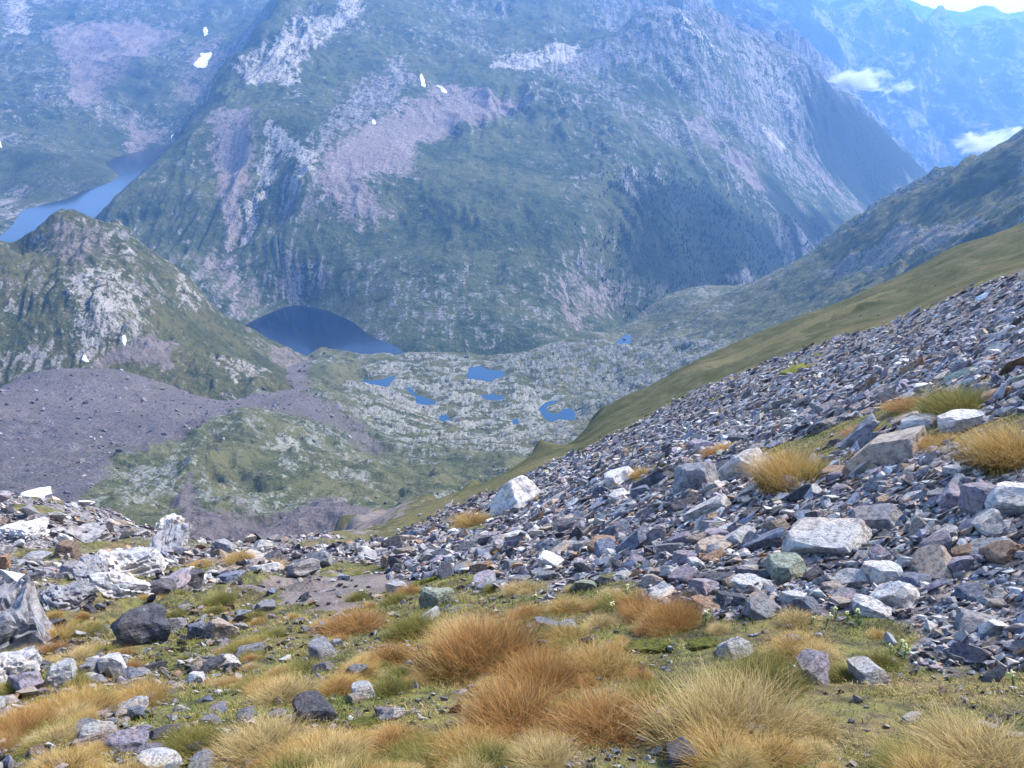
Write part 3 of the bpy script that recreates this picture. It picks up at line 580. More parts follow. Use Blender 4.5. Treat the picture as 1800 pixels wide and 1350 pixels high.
def near_zone(x, y):
    w = 0.05 * np.hypot(x, y) + 0.12
    wx = x + w * fbm(x / 1.1, y / 1.1, 3, 801, 0.6) * 1.5; wy = y + w * fbm(x / 1.1, y / 1.1, 3, 803, 0.6) * 1.5
    z = np.zeros((x.size, 4)); soft = 0.12 + 0.01 * np.hypot(x, y)
    def put(pl, ch, v):
        d = sdf(pl, wx, wy); k = np.clip(0.5 - d / (2 * soft), 0, 1); z[:, ch] = z[:, ch] * (1 - k) + v * k; return k
    put(sn_plan, 0, 1.0)
    left = sstep(-0.10, -0.3, x / np.maximum(y, 0.1)) * sstep(9, 13, np.hypot(x, y))
    z[:, 0] = np.maximum(z[:, 0], left * (0.60 + 0.6 * fbm(x / 2.2, y / 2.6, 3, 811)))
    z[:, 1] = np.where(np.hypot(x, y) > 110, 1.0, 0); k = put(band_plan, 1, 1.0)
    for g in grassy_px:
        k = put(T_nr.plan(g, 2, 260), 0, 0.0)
    for g in dirt_px:
        put(T_nr.plan(g, 2, 260), 2, 1.0)
    return z
zoneN = near_zone(Xn.ravel(), Yn.ravel())
near = obj('near_slope', grid_mesh('near_slope', Xn, Yn, Zn, {'zone': zoneN}), M_near, kind='structure')

# ------------------------------------------------------------------ water
def water_sheet(name, pl, z, mat, label):
    bm = bmesh.new(); vs_ = [bm.verts.new((x, y, z)) for x, y in pl]; f = bm.faces.new(vs_)
    if f.normal.z < 0: f.normal_flip()
    bmesh.ops.triangulate(bm, faces=[f]); me = bpy.data.meshes.new(name); bm.to_mesh(me); bm.free()
    for p in me.polygons:
        if p.normal.z < 0: p.flip()
    o = obj(name, me, mat, kind='structure'); o['label'] = label; return o
water_sheet('lake', [(-480,1050),(-420,1300),(-200,1330),(-120,1200),(-122,1100),(-128,1070),(-150,1035),(-300,1035)], LAKE_Z, M_water, 'dark blue tarn at the foot of the large mountain')
water_sheet('lake', [(-1000,1250),(-1050,1900),(-900,2250),(-600,2260),(-480,1800),(-500,1480),(-620,1300)], UPPER_Z, M_water, 'long narrow upper lake behind the rocky knoll')
def grow(pl, m):
    c = np.mean(np.array(pl), 0); out = []
    n = len(pl); P = np.array(pl)
    area = sum(P[i][0] * P[(i + 1) % n][1] - P[(i + 1) % n][0] * P[i][1] for i in range(n))
    for i in range(n):
        a = P[(i + 1) % n] - P[i - 1]; a = a / (np.hypot(*a) + 1e-9); nrm = np.array([a[1], -a[0]]) * (1 if area > 0 else -1)
        out.append(tuple(P[i] + nrm * m))
    return out
for pl, zc, lab in ponds: water_sheet('pond', grow(pl, 2.0), zc, M_pond, lab)

# ------------------------------------------------------------------ snow patches
def snow(poly, T, y0, y1, label, group=None):
    pl = np.array(T.plan(poly, y0, y1)); n0 = len(pl); c = pl.mean(0); rings = 6
    out = []
    for i in range(n0):
        for t in (0, 1 / 3, 2 / 3): out.append(pl[i] * (1 - t) + pl[(i + 1) % n0] * t)
    out = np.array(out); sz = np.hypot(*(out - c).T).mean(); out = out + 0.30 * sz * np.stack([fbm(out[:, 0] / sz * 3, out[:, 1] / sz * 3, 2, 51), fbm(out[:, 0] / sz * 3, out[:, 1] / sz * 3, 2, 52)], -1)
    bm = bmesh.new(); prev = None; h = max(0.7, 0.08 * sz)
    for k in range(rings + 1):
        t = k / rings; p = out * (1 - t) + c * t; z = T.z(p[:, 0], p[:, 1]) + (-0.5 if k == 0 else h * (0.55 + 0.45 * math.sin(t * 1.57)))
        if k == 0: z = z - 0.3
        cur = [bm.verts.new((p[i, 0], p[i, 1], z[i])) for i in range(len(p))]
        if prev:
            for i in range(len(p)): bm.faces.new((prev[i], prev[(i + 1) % len(p)], cur[(i + 1) % len(p)], cur[i]))
        prev = cur
    bmesh.ops.remove_doubles(bm, verts=prev, dist=1e-4); bmesh.ops.recalc_face_normals(bm, faces=bm.faces)
    me = bpy.data.meshes.new('snow_patch'); bm.to_mesh(me); bm.free()
    return obj('snow_patch', me, M_snow, label=label, cat='snow patch', group='old snow patches')
snow([(348,130),(349,116),(357,104),(370,100),(366,113),(357,128)], T_cq, 1270, 3800, 'long white snow patch in the cirque above the upper lake')
snow([(357,60),(364,58),(367,65),(359,67)], T_cq, 1270, 3800, 'small white snow patch above the long one in the cirque')
snow([(300,240),(305,236),(310,238),(307,243),(301,244)], T_cq, 1270, 3800, 'white snow scrap just above the far end of the upper lake')
snow([(-4,258),(4,258),(5,266),(-4,267)], T_cq, 1270, 3800, 'tiny snow scrap on the slope above the upper lake promontory')
snow([(738,136),(744,140),(746,153),(748,158),(742,156),(739,148)], T_mt, 1050, 3000, 'narrow upright snow streak at the top of the scree bowl')
snow([(765,151),(770,150),(786,160),(784,165),(776,162)], T_mt, 1050, 3000, 'slanting snow strip beside the narrow streak at the scree top')
snow([(654,217),(660,217),(661,223),(655,223)], T_mt, 1050, 3000, 'speck of snow on the pinkish scree below the cliffs')
snow([(216,604),(222,602),(225,609),(221,616),(216,612)], T_kn, 645, 1005, 'rounded snow patch at the foot of the knoll cliff')
snow([(144,644),(152,635),(160,645),(152,647)], T_kn, 645, 1005, 'triangular snow patch at the top of the dark scree')
snow([(32,870),(48,862),(70,857),(95,858),(92,870),(72,880),(46,880)], T_bs, 220, 1500, 'ragged white snow patch lying in the dark scree hollow')

# ------------------------------------------------------------------ rocks
def hull_rock(seed, npt=13, flat=0.55):
    r = random.Random(seed); bm = bmesh.new()
    sx, sy, sz = 1, r.uniform(0.55, 0.9), flat * r.uniform(0.6, 1.25)
    for i in range(npt):
        v = Vector([r.uniform(-1, 1) for _ in range(3)]); k = max(abs(c) for c in v); v = v / k * (1 if r.random() < .8 else .8)
        if v.length > 1.45: v *= 1.45 / v.length
        bm.verts.new((v.x * sx * .5, v.y * sy * .5, v.z * sz * .5))
    res = bmesh.ops.convex_hull(bm, input=bm.verts[:])
    bmesh.ops.delete(bm, geom=list({e for e in res['geom_interior'] + res['geom_unused'] if isinstance(e, bmesh.types.BMVert)}), context='VERTS')
    bmesh.ops.triangulate(bm, faces=bm.faces[:]); bm.verts.ensure_lookup_table()
    V = np.array([v.co[:] for v in bm.verts]); bm.verts.index_update(); Fc = np.array([[v.index for v in f.verts] for f in bm.faces]); bm.free()
    return V, Fc
LOW = [hull_rock(100 + i, 9 + i % 4, 0.55 + 0.08 * (i % 6)) for i in range(28)]
def fine_rock(name, seed, dims=(1, .75, .5), cuts=11, sub=3, rough=0.03, lump=0.0, layers=0.0):
    """an angular stone: a ball cut by random planes, roughened; length 1 along x"""
    r = random.Random(seed); bm = bmesh.new(); bmesh.ops.create_icosphere(bm, subdivisions=sub, radius=0.72)
    pl = []
    for a in range(6):
        n = Vector((0, 0, 0)); n[a // 2] = 1 if a % 2 else -1; n = (n + Vector([r.uniform(-.28, .28) for _ in range(3)])).normalized(); pl.append((n, r.uniform(.40, .5)))
    for _ in range(cuts - 6):
        n = Vector([r.gauss(0, 1) for _ in range(3)]).normalized(); pl.append((n, r.uniform(.42, .58)))
    o1, o2 = r.uniform(0, 50), r.uniform(0, 50)
    from mathutils import noise as mn
    for v in bm.verts:
        for n, d in pl:
            e = v.co.dot(n) - d
            if e > 0: v.co -= n * e
        q = v.co * 3.2 + Vector((o1, o2, 0)); nd = v.normal
        v.co += nd * (rough * mn.noise(q) * 1.2 + rough * 0.6 * mn.noise(q * 2.7) + lump * mn.noise(v.co * 2.0 + Vector((o2, o1, 3))))
        if layers:
            st = (v.co.z * 0.85 + v.co.x * 0.5) * layers + 0.7 * mn.noise(v.co * 2.2 + Vector((o1, 0, o2))); fr = st - math.floor(st)
            jt = (v.co.y * 0.9 - v.co.x * 0.4) * layers * 0.6 + 0.9 * mn.noise(v.co * 1.7 + Vector((o2, 5, o1))); fj = jt - math.floor(jt)
            hs = ((math.floor(st) * 37 + math.floor(jt) * 91) % 17) / 17.0
            v.co += nd * (0.05 * (fr - 0.6) + 0.09 * (hs - 0.5) - 0.035 * (1 if fr < 0.14 else 0) - 0.03 * (1 if fj < 0.14 else 0))
        v.co.x *= dims[0]; v.co.y *= dims[1]; v.co.z *= dims[2]
    me = bpy.data.meshes.new(name); bm.to_mesh(me); bm.free(); me.materials.append(M_rock); return me
FINE = [fine_rock('stone_shape', 300 + i, (1, random.uniform(.55, .9), random.uniform(.28, .62)), 9 + i % 5, 3, random.uniform(.015, .05)) for i in range(18)]
TONES = {'grey': (0.24, 0.24, 0.26), 'pale': (0.46, 0.45, 0.44), 'white': (0.58, 0.575, 0.57), 'dark': (0.085, 0.085, 0.10), 'slate': (0.17, 0.19, 0.25), 'rust': (0.30, 0.20, 0.135), 'tan': (0.36, 0.30, 0.25), 'lilac': (0.27, 0.24, 0.28), 'green': (0.27, 0.30, 0.24)}
def ground_normal(x, y):
    e = 0.15; z0 = T_nr.base(np.array([x - e, x + e, x, x]), np.array([y, y, y - e, y + e]))
    return Vector((-(z0[1] - z0[0]) / (2 * e), -(z0[3] - z0[2]) / (2 * e), 1)).normalized()
def set_rock(me, p, size, rot, tone, sink=0.25, name='rock', label=None, group=None, scl=(1, 1, 1), cat='rock', up=None):
    o = obj(name, me, label=label, cat=cat, group=group)
    n = ground_normal(p[0], p[1]) if up is None else up
    q = n.to_track_quat('Z', 'X').to_matrix() @ Matrix.Rotation(rot[2], 3, 'Z') @ Matrix.Rotation(rot[0], 3, 'X') @ Matrix.Rotation(rot[1], 3, 'Y')
    o.matrix_world = Matrix.Translation(Vector(p) + n * size * scl[2] * (0.30 - sink)) @ q.to_4x4() @ Matrix.Diagonal((size * scl[0], size * scl[1], size * scl[2], 1))
    t = TONES[tone] if isinstance(tone, str) else tone
    o.color = (*t, 1); return o
def px_size(p, w): return w * math.sqrt(p[0] ** 2 + p[1] ** 2 + p[2] ** 2) / F
# rocks one can name: (px, py of the base, width px, shape dims, tone, tilt, label)
NAMED = [
 (1463,965,118,(1,.75,.5),'pale',(.25,.15,.2),'largest pale lichen-speckled boulder in the middle of the scree'),
 (1432,1195,78,(1,.62,.72),'lilac',(.1,.35,-.3),'sharp-edged grey block standing in turf beside the big green tussock'),
 (1522,1190,58,(1,.8,.6),'pale',(.1,.1,.4),'knobbly pale grey stone in turf next to the sharp-edged block'),
 (1553,1022,62,(1,.8,.75),'white',(.4,.3,.9),'tall white angular stone leaning over another white stone'),
 (1570,1058,72,(1,.75,.55),'white',(.35,-.2,.1),'white wedge of rock at the lower edge of the scree'),
 (1385,1015,66,(1,.8,.85),'green',(.5,.2,1.3),'greenish grey upright slab below the largest boulder'),
 (905,890,92,(1,.7,.50),'white',(.05,-.22,.1),'big white-topped boulder alone at the far edge of the scree'),
 (1092,850,66,(1,.7,.6),'white',(.25,.3,-.4),'pale tilted block beside the overhanging slab'),
 (1165,848,84,(1,.75,.32),'dark',(-.05,-.08,.1),'dark overhanging slab roofed with dry grass'),
 (1226,858,76,(1,.8,.95),'grey',(.1,.1,.3),'tall lumpy grey boulder beside the overhanging slab'),
 (1312,832,84,(1,.8,.62),'pale',(.2,-.25,.2),'wedge boulder with a bright top against the golden tussock'),
 (1333,1300,42,(1,.75,.8),'white',(.3,.2,.7),'small bright white stone lodged in the straw tussock'),
 (1200,1345,92,(1,.55,.42),'dark',(.05,.08,.05),'long dark bluish stone below the straw tussock'),
 (1288,1150,62,(1,.7,.6),'pale',(.1,-.25,.3),'pale grey rounded stone behind the big green tussock'),
 (1782,895,72,(1,.8,.95),'white',(.1,.1,.2),'rounded white-capped boulder beside a dark purple boulder'),
 (1728,892,66,(1,.85,.85),'lilac',(.1,.2,1.),'dark purple-grey boulder beside the white-capped one'),
 (1568,806,124,(1,.7,.42),'tan',(.1,-.05,.1),'broad pale pinkish slab above the coarse scree'),
 (1618,757,62,(1,.7,.6),'pale',(.1,.1,.1),'pale oval stone among grass above the pinkish slab'),
 (1692,752,72,(1,.75,.65),'white',(.2,.1,.7),'blocky whitish boulder beside the pale oval stone'),
 (1512,776,88,(1,.45,.28),'grey',(.1,-.4,.45),'thin grey slab lying slantwise above the golden tussock'),
 (1542,925,82,(1,.62,.46),'grey',(.1,.05,.05),'flat grey slab with a dark underside above the largest boulder'),
 (1500,1030,58,(1,.6,.5),'pale',(.2,.05,.3),'pale block half buried left of the tall white stone'),
 (1245,905,84,(1,.6,.3),'pale',(.1,-.1,.2),'pale flake lying flat in the fine scree'),
 (1290,960,70,(1,.7,.4),'pale',(.2,-.3,.4),'buff slab propped on smaller scree stones'),
 (1115,965,80,(1,.55,.35),'slate',(.1,-.4,.3),'dark slate blade tipped up from the scree'),
 (1355,960,80,(1,.5,.3),'slate',(.15,-.2,.2),'long dark slate slab left of the largest boulder'),
 (565,1155,54,(1,.8,.75),'grey',(.2,.1,.2),'blue-grey boulder with a pale top standing in the green turf'),
 (555,1265,74,(1,.8,.75),'dark',(.2,.35,.3),'dark jagged boulder in the turf below the blue-grey one'),
 (700,1045,44,(1,.4,.8),'pale',(.3,.3,.5),'thin pale upright flake on the brown earth'),
 (770,1062,56,(1,.8,.75),'green',(.1,.1,.4),'lichen-covered round boulder over a dark hollow at the turf edge'),
 (528,1018,84,(1,.6,.32),'grey',(.1,-.2,.25),'broad grey slab at the head of the brown earth'),
 (118,978,40,(1,.85,.8),(0.15,0.11,0.08),(.1,.1,.3),'brown boulder among the grey outcrop rocks'),
 (62,985,50,(1,.8,.4),'grey',(.05,.1,.1),'flat-topped grey rock with a black shadow beneath it'),
 (250,1128,118,(1,.6,.55),'dark',(.1,-.1,.3),'long knobbly dark boulder in the rock pile'),
 (348,1122,52,(1,.7,.85),'slate',(.2,.2,.2),'blue-grey split stone beside a pinkish boulder'),
 (384,1122,58,(1,.85,.8),'tan',(.1,.1,.7),'pinkish grey boulder beside the blue-grey split stone'),
 (200,1182,46,(1,.75,.95),'white',(.3,.2,.2),'white pointed stone at the front of the rock pile'),
 (108,1200,76,(1,.65,.5),'pale',(.2,-.1,.3),'pale wedge-shaped rock at the foot of the rock pile'),
 (45,1215,78,(1,.55,.45),'lilac',(.1,-.25,.4),'smooth purple-grey slab beside the pale wedge-shaped rock'),
 (338,1028,48,(1,.8,.7),'dark',(.1,.1,.3),'black hump of rock at the crest above the slope'),
 (280,1050,78,(1,.6,.5),'dark',(.1,-.1,.2),'dark bluish slab below the black hump'),
 (345,1202,42,(1,.6,.55),'white',(.1,.1,.1),'white flat-topped stone in the turf with a dark underside'),
 (148,1296,48,(1,.7,.6),'slate',(.15,.2,.1),'dark blue-grey stone sunk in leafy green turf'),
 (238,1262,50,(1,.5,.45),'slate',(.1,-.3,.4),'slim blue-grey stone lying in short turf'),
 (640,1224,52,(1,.75,.55),'pale',(.1,.1,.2),'pale stone at the foot of the narrow rusty tussock'),
 (280,1350,60,(1,.8,.6),'white',(.1,.1,.6),'white rock at the edge of the straw grass'),
 (355,1352,56,(1,.7,.6),'grey',(.2,.1,.1),'grey rounded rock next to the white one by the straw grass'),
 (596,1330,34,(1,.8,.75),'white',(.2,.1,.2),'small white rounded stone in the grass'),
]
LAND = [(1463,965,'largest pale boulder'),(1432,1195,'sharp-edged grey block'),(1560,1040,'two white angular stones'),(905,890,'white-topped boulder'),(1165,848,'dark overhanging slab'),(1226,858,'tall lumpy boulder'),(1312,832,'bright-topped wedge boulder'),
 (1333,1300,'white stone in straw grass'),(1200,1345,'long dark bluish stone'),(1288,1150,'pale rounded stone'),(1760,895,'white-capped and purple boulders'),(1568,806,'broad pinkish slab'),(1512,776,'thin slanting slab'),(1542,925,'flat grey slab'),
 (1245,905,'pale flat flake'),(1290,960,'propped buff slab'),(1115,965,'tipped-up slate blade'),(1385,1015,'greenish upright slab'),(1092,850,'pale tilted block'),(565,1155,'blue-grey boulder in turf'),(555,1265,'dark jagged boulder'),(700,1045,'thin upright flake'),
 (770,1062,'lichen-covered round boulder'),(528,1018,'broad grey slab'),(118,978,'brown boulder'),(250,1128,'long knobbly dark boulder'),(384,1122,'pinkish grey boulder'),(200,1182,'white pointed stone'),(108,1200,'pale wedge-shaped rock'),
 (338,1028,'black hump of rock'),(345,1202,'white flat-topped stone'),(148,1296,'stone sunk in leafy turf'),(640,1224,'narrow rusty tussocks'),(280,1350,'white rock by straw grass'),(596,1330,'small white rounded stone'),(228,1010,'whitish lumpy outcrop'),(28,1140,'tall layered outcrop'),
 (1395,850,'golden tussock over the scree'),(1770,815,'large golden tussock'),(850,1175,'broad rusty tussock'),(1055,1190,'sandy golden tussock'),(1070,1300,'wide reddish tussock'),(1730,1345,'wide straw grass patch'),(735,1115,'green and gold tussock'),(1185,1105,'tussock at the scree edge'),(470,1325,'tangled straw tussock'),(820,1335,'golden brown tussock')]
LANDP = [(T_nr.hit(a, b, 1.6, 60), n) for a, b, n in LAND]
def beside(x, y):
    d = math.hypot(x, y); return min(LANDP, key=lambda l: math.hypot(l[0][0] - x, l[0][1] - y))[1]
OCC = []
for i, (px, py, w, dims, tone, tilt, lab) in enumerate(NAMED):
    p = T_nr.hit(px, py, 1.6, 60); s = px_size(p, w)
    me = fine_rock('rock_shape', 500 + i, dims, 9 + i % 4, 4 if w > 75 else 3, random.uniform(.02, .045), 0.05)
    set_rock(me, p, s, tilt, tone, 0.18, 'rock', lab)
    OCC.append((p[0], p[1], s * .5))
# outcrops of bedrock in the left foreground
OUT = [
 (28,1140,150,(1,.8,1.05),'grey',(.25,.15,.5),'tall layered grey outcrop with slanting strata beside the turf',.02),
 (20,1195,110,(1,.7,.6),'pale',(.1,.2,.3),'low pale outcrop slab at the foot of the layered outcrop',.02),
 (228,1010,120,(1,.8,.62),'pale',(.15,.1,.3),'whitish lumpy outcrop in the middle of the grey crags',.0),
 (205,1040,100,(1,.7,.5),'pale',(.1,.2,.9),'white broken ledge at the base of the whitish outcrop',.0),
 (300,962,100,(1,.5,.5),'grey',(.1,.5,.2),'slanted grey rib of rock at the edge of the drop',.02),
 (300,930,56,(1,.7,.9),'pale',(.1,.3,.2),'pale pinnacle topped with green grass at the edge of the drop',.02),
 (150,950,110,(1,.6,.45),'grey',(.1,.1,.1),'grey broken crag behind the brown boulder',.02),
 (40,940,100,(1,.6,.35),'pale',(.1,.1,.2),'pale broken crag along the crest of the drop',.02),
 (120,1060,120,(1,.6,.5),'grey',(.1,.1,.4),'grey jointed ledge above the green hollow',.02),
 (170,1015,90,(1,.6,.5),'grey',(.1,.3,.3),'slanting ribbed crag beside the whitish outcrop',.02),
]
for i, (px, py, w, dims, tone, tilt, lab, lay) in enumerate(OUT):
    p = T_nr.hit(px, py, 1.6, 60); s = px_size(p, w)
    me = fine_rock('outcrop_shape', 700 + i, dims, 14, 5, 0.045, 0.05, 4.5 + 3 * (i % 3))
    set_rock(me, p, s, tilt, tone, 0.28, 'rock_outcrop', lab, cat='rock outcrop'); OCC.append((p[0], p[1], s * .45))
# scattered stones: the 250 largest are things, the others one mass
def sample_near(n, y0, y1, t0, t1):
    y = np.exp(rng.uniform(math.log(y0), math.log(y1), n)); return rng.uniform(t0, t1, n) * y, y
cx, cy = sample_near(80000, 2.2, 110, -0.75, 0.70)
zz = near_zone(cx, cy)
zz_d = np.hypot(cx, cy)
p_scree = np.where(zz[:, 0] > 0.5, 1.0, 0.0) * (1 - sstep(0.4, 0.6, zz[:, 2]) * .8) * np.where(zz_d > 75, (zz[:, 1] < .5), 1)
leftpile = sstep(-0.30, -0.40, cx / cy) * sstep(4.5, 5.5, cy) * sstep(10, 8, cy)
pturf = 0.14 * (0.45 + sstep(0.1, -0.5, cx / cy)) * (0.4 + 1.6 * sstep(-.1, .4, fbm(cx / .9, cy / .9, 2, 73))) + 0.35 * leftpile * sstep(0, .3, fbm(cx / 1.5, cy / 1.5, 2, 71))
keep = rng.random(len(cx)) < np.where(p_scree > 0.5, np.where(cx / cy < -0.12, 0.75, 1.0), np.where(zz[:, 1] > 0.5, 0.004, pturf * sstep(14, 8, zz_d)))
cx, cy, onscree = cx[keep], cy[keep], p_scree[keep] > 0.5
dist = np.hypot(cx, cy) * 1.12
minpx = np.interp(dist, [3, 8, 40], [11.0, 9.0, 4.8])                                                     # smallest stone, in photo pixels
u = rng.random(len(cx)); size = minpx / F * dist * (1 - u * 0.992) ** (-1 / 2.5)
size = np.minimum(size, np.where(onscree, np.where((cx / cy < -0.12) & (dist > 9), 0.8, np.interp(dist, [6, 12, 60], [0.40, 0.30, 0.34])), 0.16) * np.exp(0.25 * rng.standard_normal(len(cx))))
size = np.maximum(size, 0.030)
for ox, oy, orad in OCC:
    m_ = (np.hypot(cx - ox, cy - oy) < orad * 0.8) & (size > orad * .35); size[m_] *= 0.5
cz = T_nr.z(cx, cy)
tone_names = ['grey', 'pale', 'white', 'dark', 'slate', 'rust', 'tan', 'lilac', 'green']
tp = np.array([.27, .17, .04, .14, .10, .05, .13, .14, .015]); tone = rng.choice(len(tone_names), len(cx), p=tp / tp.sum())
vis = size / dist; inview = np.abs(cx / cy) < 0.62
order = np.argsort(-np.where(inview, vis, 0)); big = set(order[:260].tolist())
ADJ = {'grey': 'mid-grey', 'pale': 'pale grey', 'white': 'whitish', 'dark': 'near-black', 'slate': 'blue-grey slate', 'rust': 'rusty orange', 'tan': 'buff-brown', 'lilac': 'purplish grey', 'green': 'lichen-green'}
for i in sorted(big):
    tn = tone_names[tone[i]]
    where = 'lying loose in the scree' if onscree[i] else 'bedded in the short turf'
    p = (cx[i], cy[i], cz[i]); t = TONES[tn]; k = random.uniform(.8, 1.2)
    set_rock(FINE[i % len(FINE)], p, float(size[i]) * 1.1, (random.gauss(0, .3), random.gauss(0, .3), random.uniform(0, 6.28)), tuple(c * k for c in t), 0.2, 'rock',
             '%s %s stone %s near the %s' % (('flat', 'angular', 'blocky')[i % 3], ADJ[tn], where, beside(cx[i], cy[i])), 'stones %s' % where)
def stone_mass(name, x, y, z, size, tone_rgb, label, norm_fn=None, lift=0.12, flat=True):
    n = len(x); k = rng.integers(0, len(LOW), n); Vs, Fs, Cs = [], [], []; base = 0
    yaw = rng.uniform(0, 2 * math.pi, n); tx = rng.normal(0, .32, n); ty = rng.normal(0, .32, n)
    e = 0.3
    for j in range(len(LOW)):
        s_ = np.where(k == j)[0]
        if not len(s_): continue
        V, Fc = LOW[j]; m = len(s_)
        cyw, syw = np.cos(yaw[s_]), np.sin(yaw[s_])
        P = np.broadcast_to(V, (m, len(V), 3)) * size[s_][:, None, None]
        X = P[..., 0] * cyw[:, None] - P[..., 1] * syw[:, None]; Y_ = P[..., 0] * syw[:, None] + P[..., 1] * cyw[:, None]; Zz = P[..., 2]
        Zz = Zz + X * (norm_fn[0][s_] + tx[s_])[:, None] + Y_ * (norm_fn[1][s_] + ty[s_])[:, None]
        W = np.stack([X + x[s_][:, None], Y_ + y[s_][:, None], Zz + (z[s_] + lift * size[s_])[:, None]], -1)
        Vs.append(W.reshape(-1, 3)); Fs.append((Fc[None] + (np.arange(m) * len(V))[:, None, None] + base).reshape(-1))
        Cs.append(np.repeat(np.concatenate([tone_rgb[s_], np.ones((m, 1))], 1), len(V), 0)); base += m * len(V)
    me = raw_mesh(name, np.concatenate(Vs), np.concatenate(Fs), 3, {'tone': np.concatenate(Cs)})
    o = obj(name, me, M_stones, kind='stuff'); o['label'] = label; return o
rest = np.array([i for i in range(len(cx)) if i not in big])
rgb = np.minimum(np.array([TONES[t] for t in tone_names]) * 1.0, 0.44)[tone[rest]] * np.where(onscree[rest], 1.0, 0.72)[:, None] * np.exp(0.16 * rng.standard_normal((len(rest), 1)))
e = 0.25
def grads(T, x, y, e): return ((T.base(x + e, y) - T.base(x - e, y)) / (2 * e), (T.base(x, y + e) - T.base(x, y - e)) / (2 * e))
stone_mass('scree_stones', cx[rest], cy[rest], cz[rest], size[rest], rgb, 'mass of small loose grey stones covering the near scree slope', grads(T_nr, cx[rest], cy[rest], e))
# boulders lying on the far scree and on the basin floor
bx, by = sample_near(9000, 300, 1000, -0.72, 0.35); bth = bx / by
okb = (sdf(scree_plan, bx, by) < 4) | (rng.random(len(bx)) < 0.15)
bx, by = bx[okb], by[okb]; bz = T_bs.z(bx, by); bs_ = np.minimum(by * 2.8 / F * (1 - rng.random(len(bx)) * .99) ** (-1 / 2.6), 6.0)
btone = np.array([[0.17, 0.155, 0.16], [0.08, 0.075, 0.085], [0.34, 0.33, 0.34]])[rng.choice(3, len(bx), p=[.55, .3, .15])]
stone_mass('basin_boulders', bx, by, bz, bs_, btone, 'boulders strewn over the dark scree and basin floor', grads(T_bs, bx, by, 2.0))
# dark rock standing in the shelf pond
pp = ponds[7]; c_ = at(1097.5, 597.0, 1.0); kz = pp[1] / c_[2]
set_rock(fine_rock('islet_shape', 950, (1, .8, .7), 10, 3, .05), (c_[0] * kz, c_[1] * kz, pp[1] - 0.5), 4.5, (0, 0, .4), 'dark', 0.1, 'rock', 'dark rock standing in the pale blue shelf pond', up=Vector((0, 0, 1)))

# ------------------------------------------------------------------ tussocks and turf
def blades(n, R, H, seed, lean=(0, 0), droop=0.8, width=0.0035, seg=3, spread=0.42, hmin=0.55, wild=0.8):
    g = np.random.default_rng(seed); a = g.uniform(0, 2 * math.pi, n); r0 = np.sqrt(g.random(n)) * R * spread
    kx, ky = g.normal(0, .22, (2, 7)) * R; kk = g.integers(0, 7, n); out = a + g.normal(0, wild, n); L = H * g.uniform(hmin, 1.1, n); tilt = (0.12 + 0.75 * (r0 / (R * spread))) * g.uniform(.5, 1.2, n)
    wdt = width * g.uniform(.7, 1.3, n); rnd = g.random(n); tw = g.uniform(0, math.pi, n); dr = droop * g.uniform(.5, 1.4, n)
    bxp = r0 * np.cos(a) * .75 + kx[kk]; byp = r0 * np.sin(a) * .75 + ky[kk]; V = []; A = []
    ox, oy, oz = bxp.copy(), byp.copy(), np.full(n, -0.01)
    for k in range(seg + 1):
        t = k / seg; w = wdt * (1 - t ** 1.6) if k < seg else wdt * 0
        wxv, wyv = np.cos(tw) * w, np.sin(tw) * w
        if k < seg:
            V += [np.stack([ox - wxv, oy - wyv, oz], -1), np.stack([ox + wxv, oy + wyv, oz], -1)]; A += [np.stack([np.full(n, t), rnd, rnd, rnd], -1)] * 2
        else:
            V += [np.stack([ox, oy, oz], -1)]; A += [np.stack([np.full(n, t), rnd, rnd, rnd], -1)]
        ang = tilt + dr * ((k + .5) / seg) ** 1.3
        st = L / seg; ox = ox + st * np.sin(ang) * np.cos(out) + lean[0] * st * t; oy = oy + st * np.sin(ang) * np.sin(out) + lean[1] * st * t; oz = oz + st * np.cos(ang)
    nv = len(V); V = np.stack(V, 1).reshape(-1, 3); A = np.stack(A, 1).reshape(-1, 4); tri = []
    for k in range(seg - 1): b = 2 * k; tri += [(b, b + 1, b + 3), (b, b + 3, b + 2)]
    b = 2 * (seg - 1); tri += [(b, b + 1, b + 2)]
    idx = (np.array(tri)[None] + (np.arange(n) * nv)[:, None, None]).reshape(-1)
    return V, idx, A
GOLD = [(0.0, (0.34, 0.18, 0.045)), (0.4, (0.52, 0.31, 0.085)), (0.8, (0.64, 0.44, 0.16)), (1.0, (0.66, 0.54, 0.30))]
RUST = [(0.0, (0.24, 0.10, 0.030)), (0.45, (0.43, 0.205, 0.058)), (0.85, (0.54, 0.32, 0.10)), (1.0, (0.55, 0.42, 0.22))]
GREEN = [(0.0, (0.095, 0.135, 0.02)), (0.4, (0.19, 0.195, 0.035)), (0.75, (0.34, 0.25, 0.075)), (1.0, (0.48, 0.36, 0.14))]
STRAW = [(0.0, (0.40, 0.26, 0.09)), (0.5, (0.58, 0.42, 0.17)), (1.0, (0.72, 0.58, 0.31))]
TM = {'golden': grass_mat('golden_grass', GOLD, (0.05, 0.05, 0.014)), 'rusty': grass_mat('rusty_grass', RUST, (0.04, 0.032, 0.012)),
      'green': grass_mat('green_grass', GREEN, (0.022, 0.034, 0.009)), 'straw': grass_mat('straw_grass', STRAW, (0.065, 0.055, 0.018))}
TV = []
for v in range(4):
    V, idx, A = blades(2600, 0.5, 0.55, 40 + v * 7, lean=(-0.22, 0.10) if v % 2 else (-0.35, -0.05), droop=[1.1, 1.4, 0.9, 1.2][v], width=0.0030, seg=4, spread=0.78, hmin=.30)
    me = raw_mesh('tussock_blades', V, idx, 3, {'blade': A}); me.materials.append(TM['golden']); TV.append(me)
TVL = []                                                        # broad mounds of finer, shorter blades
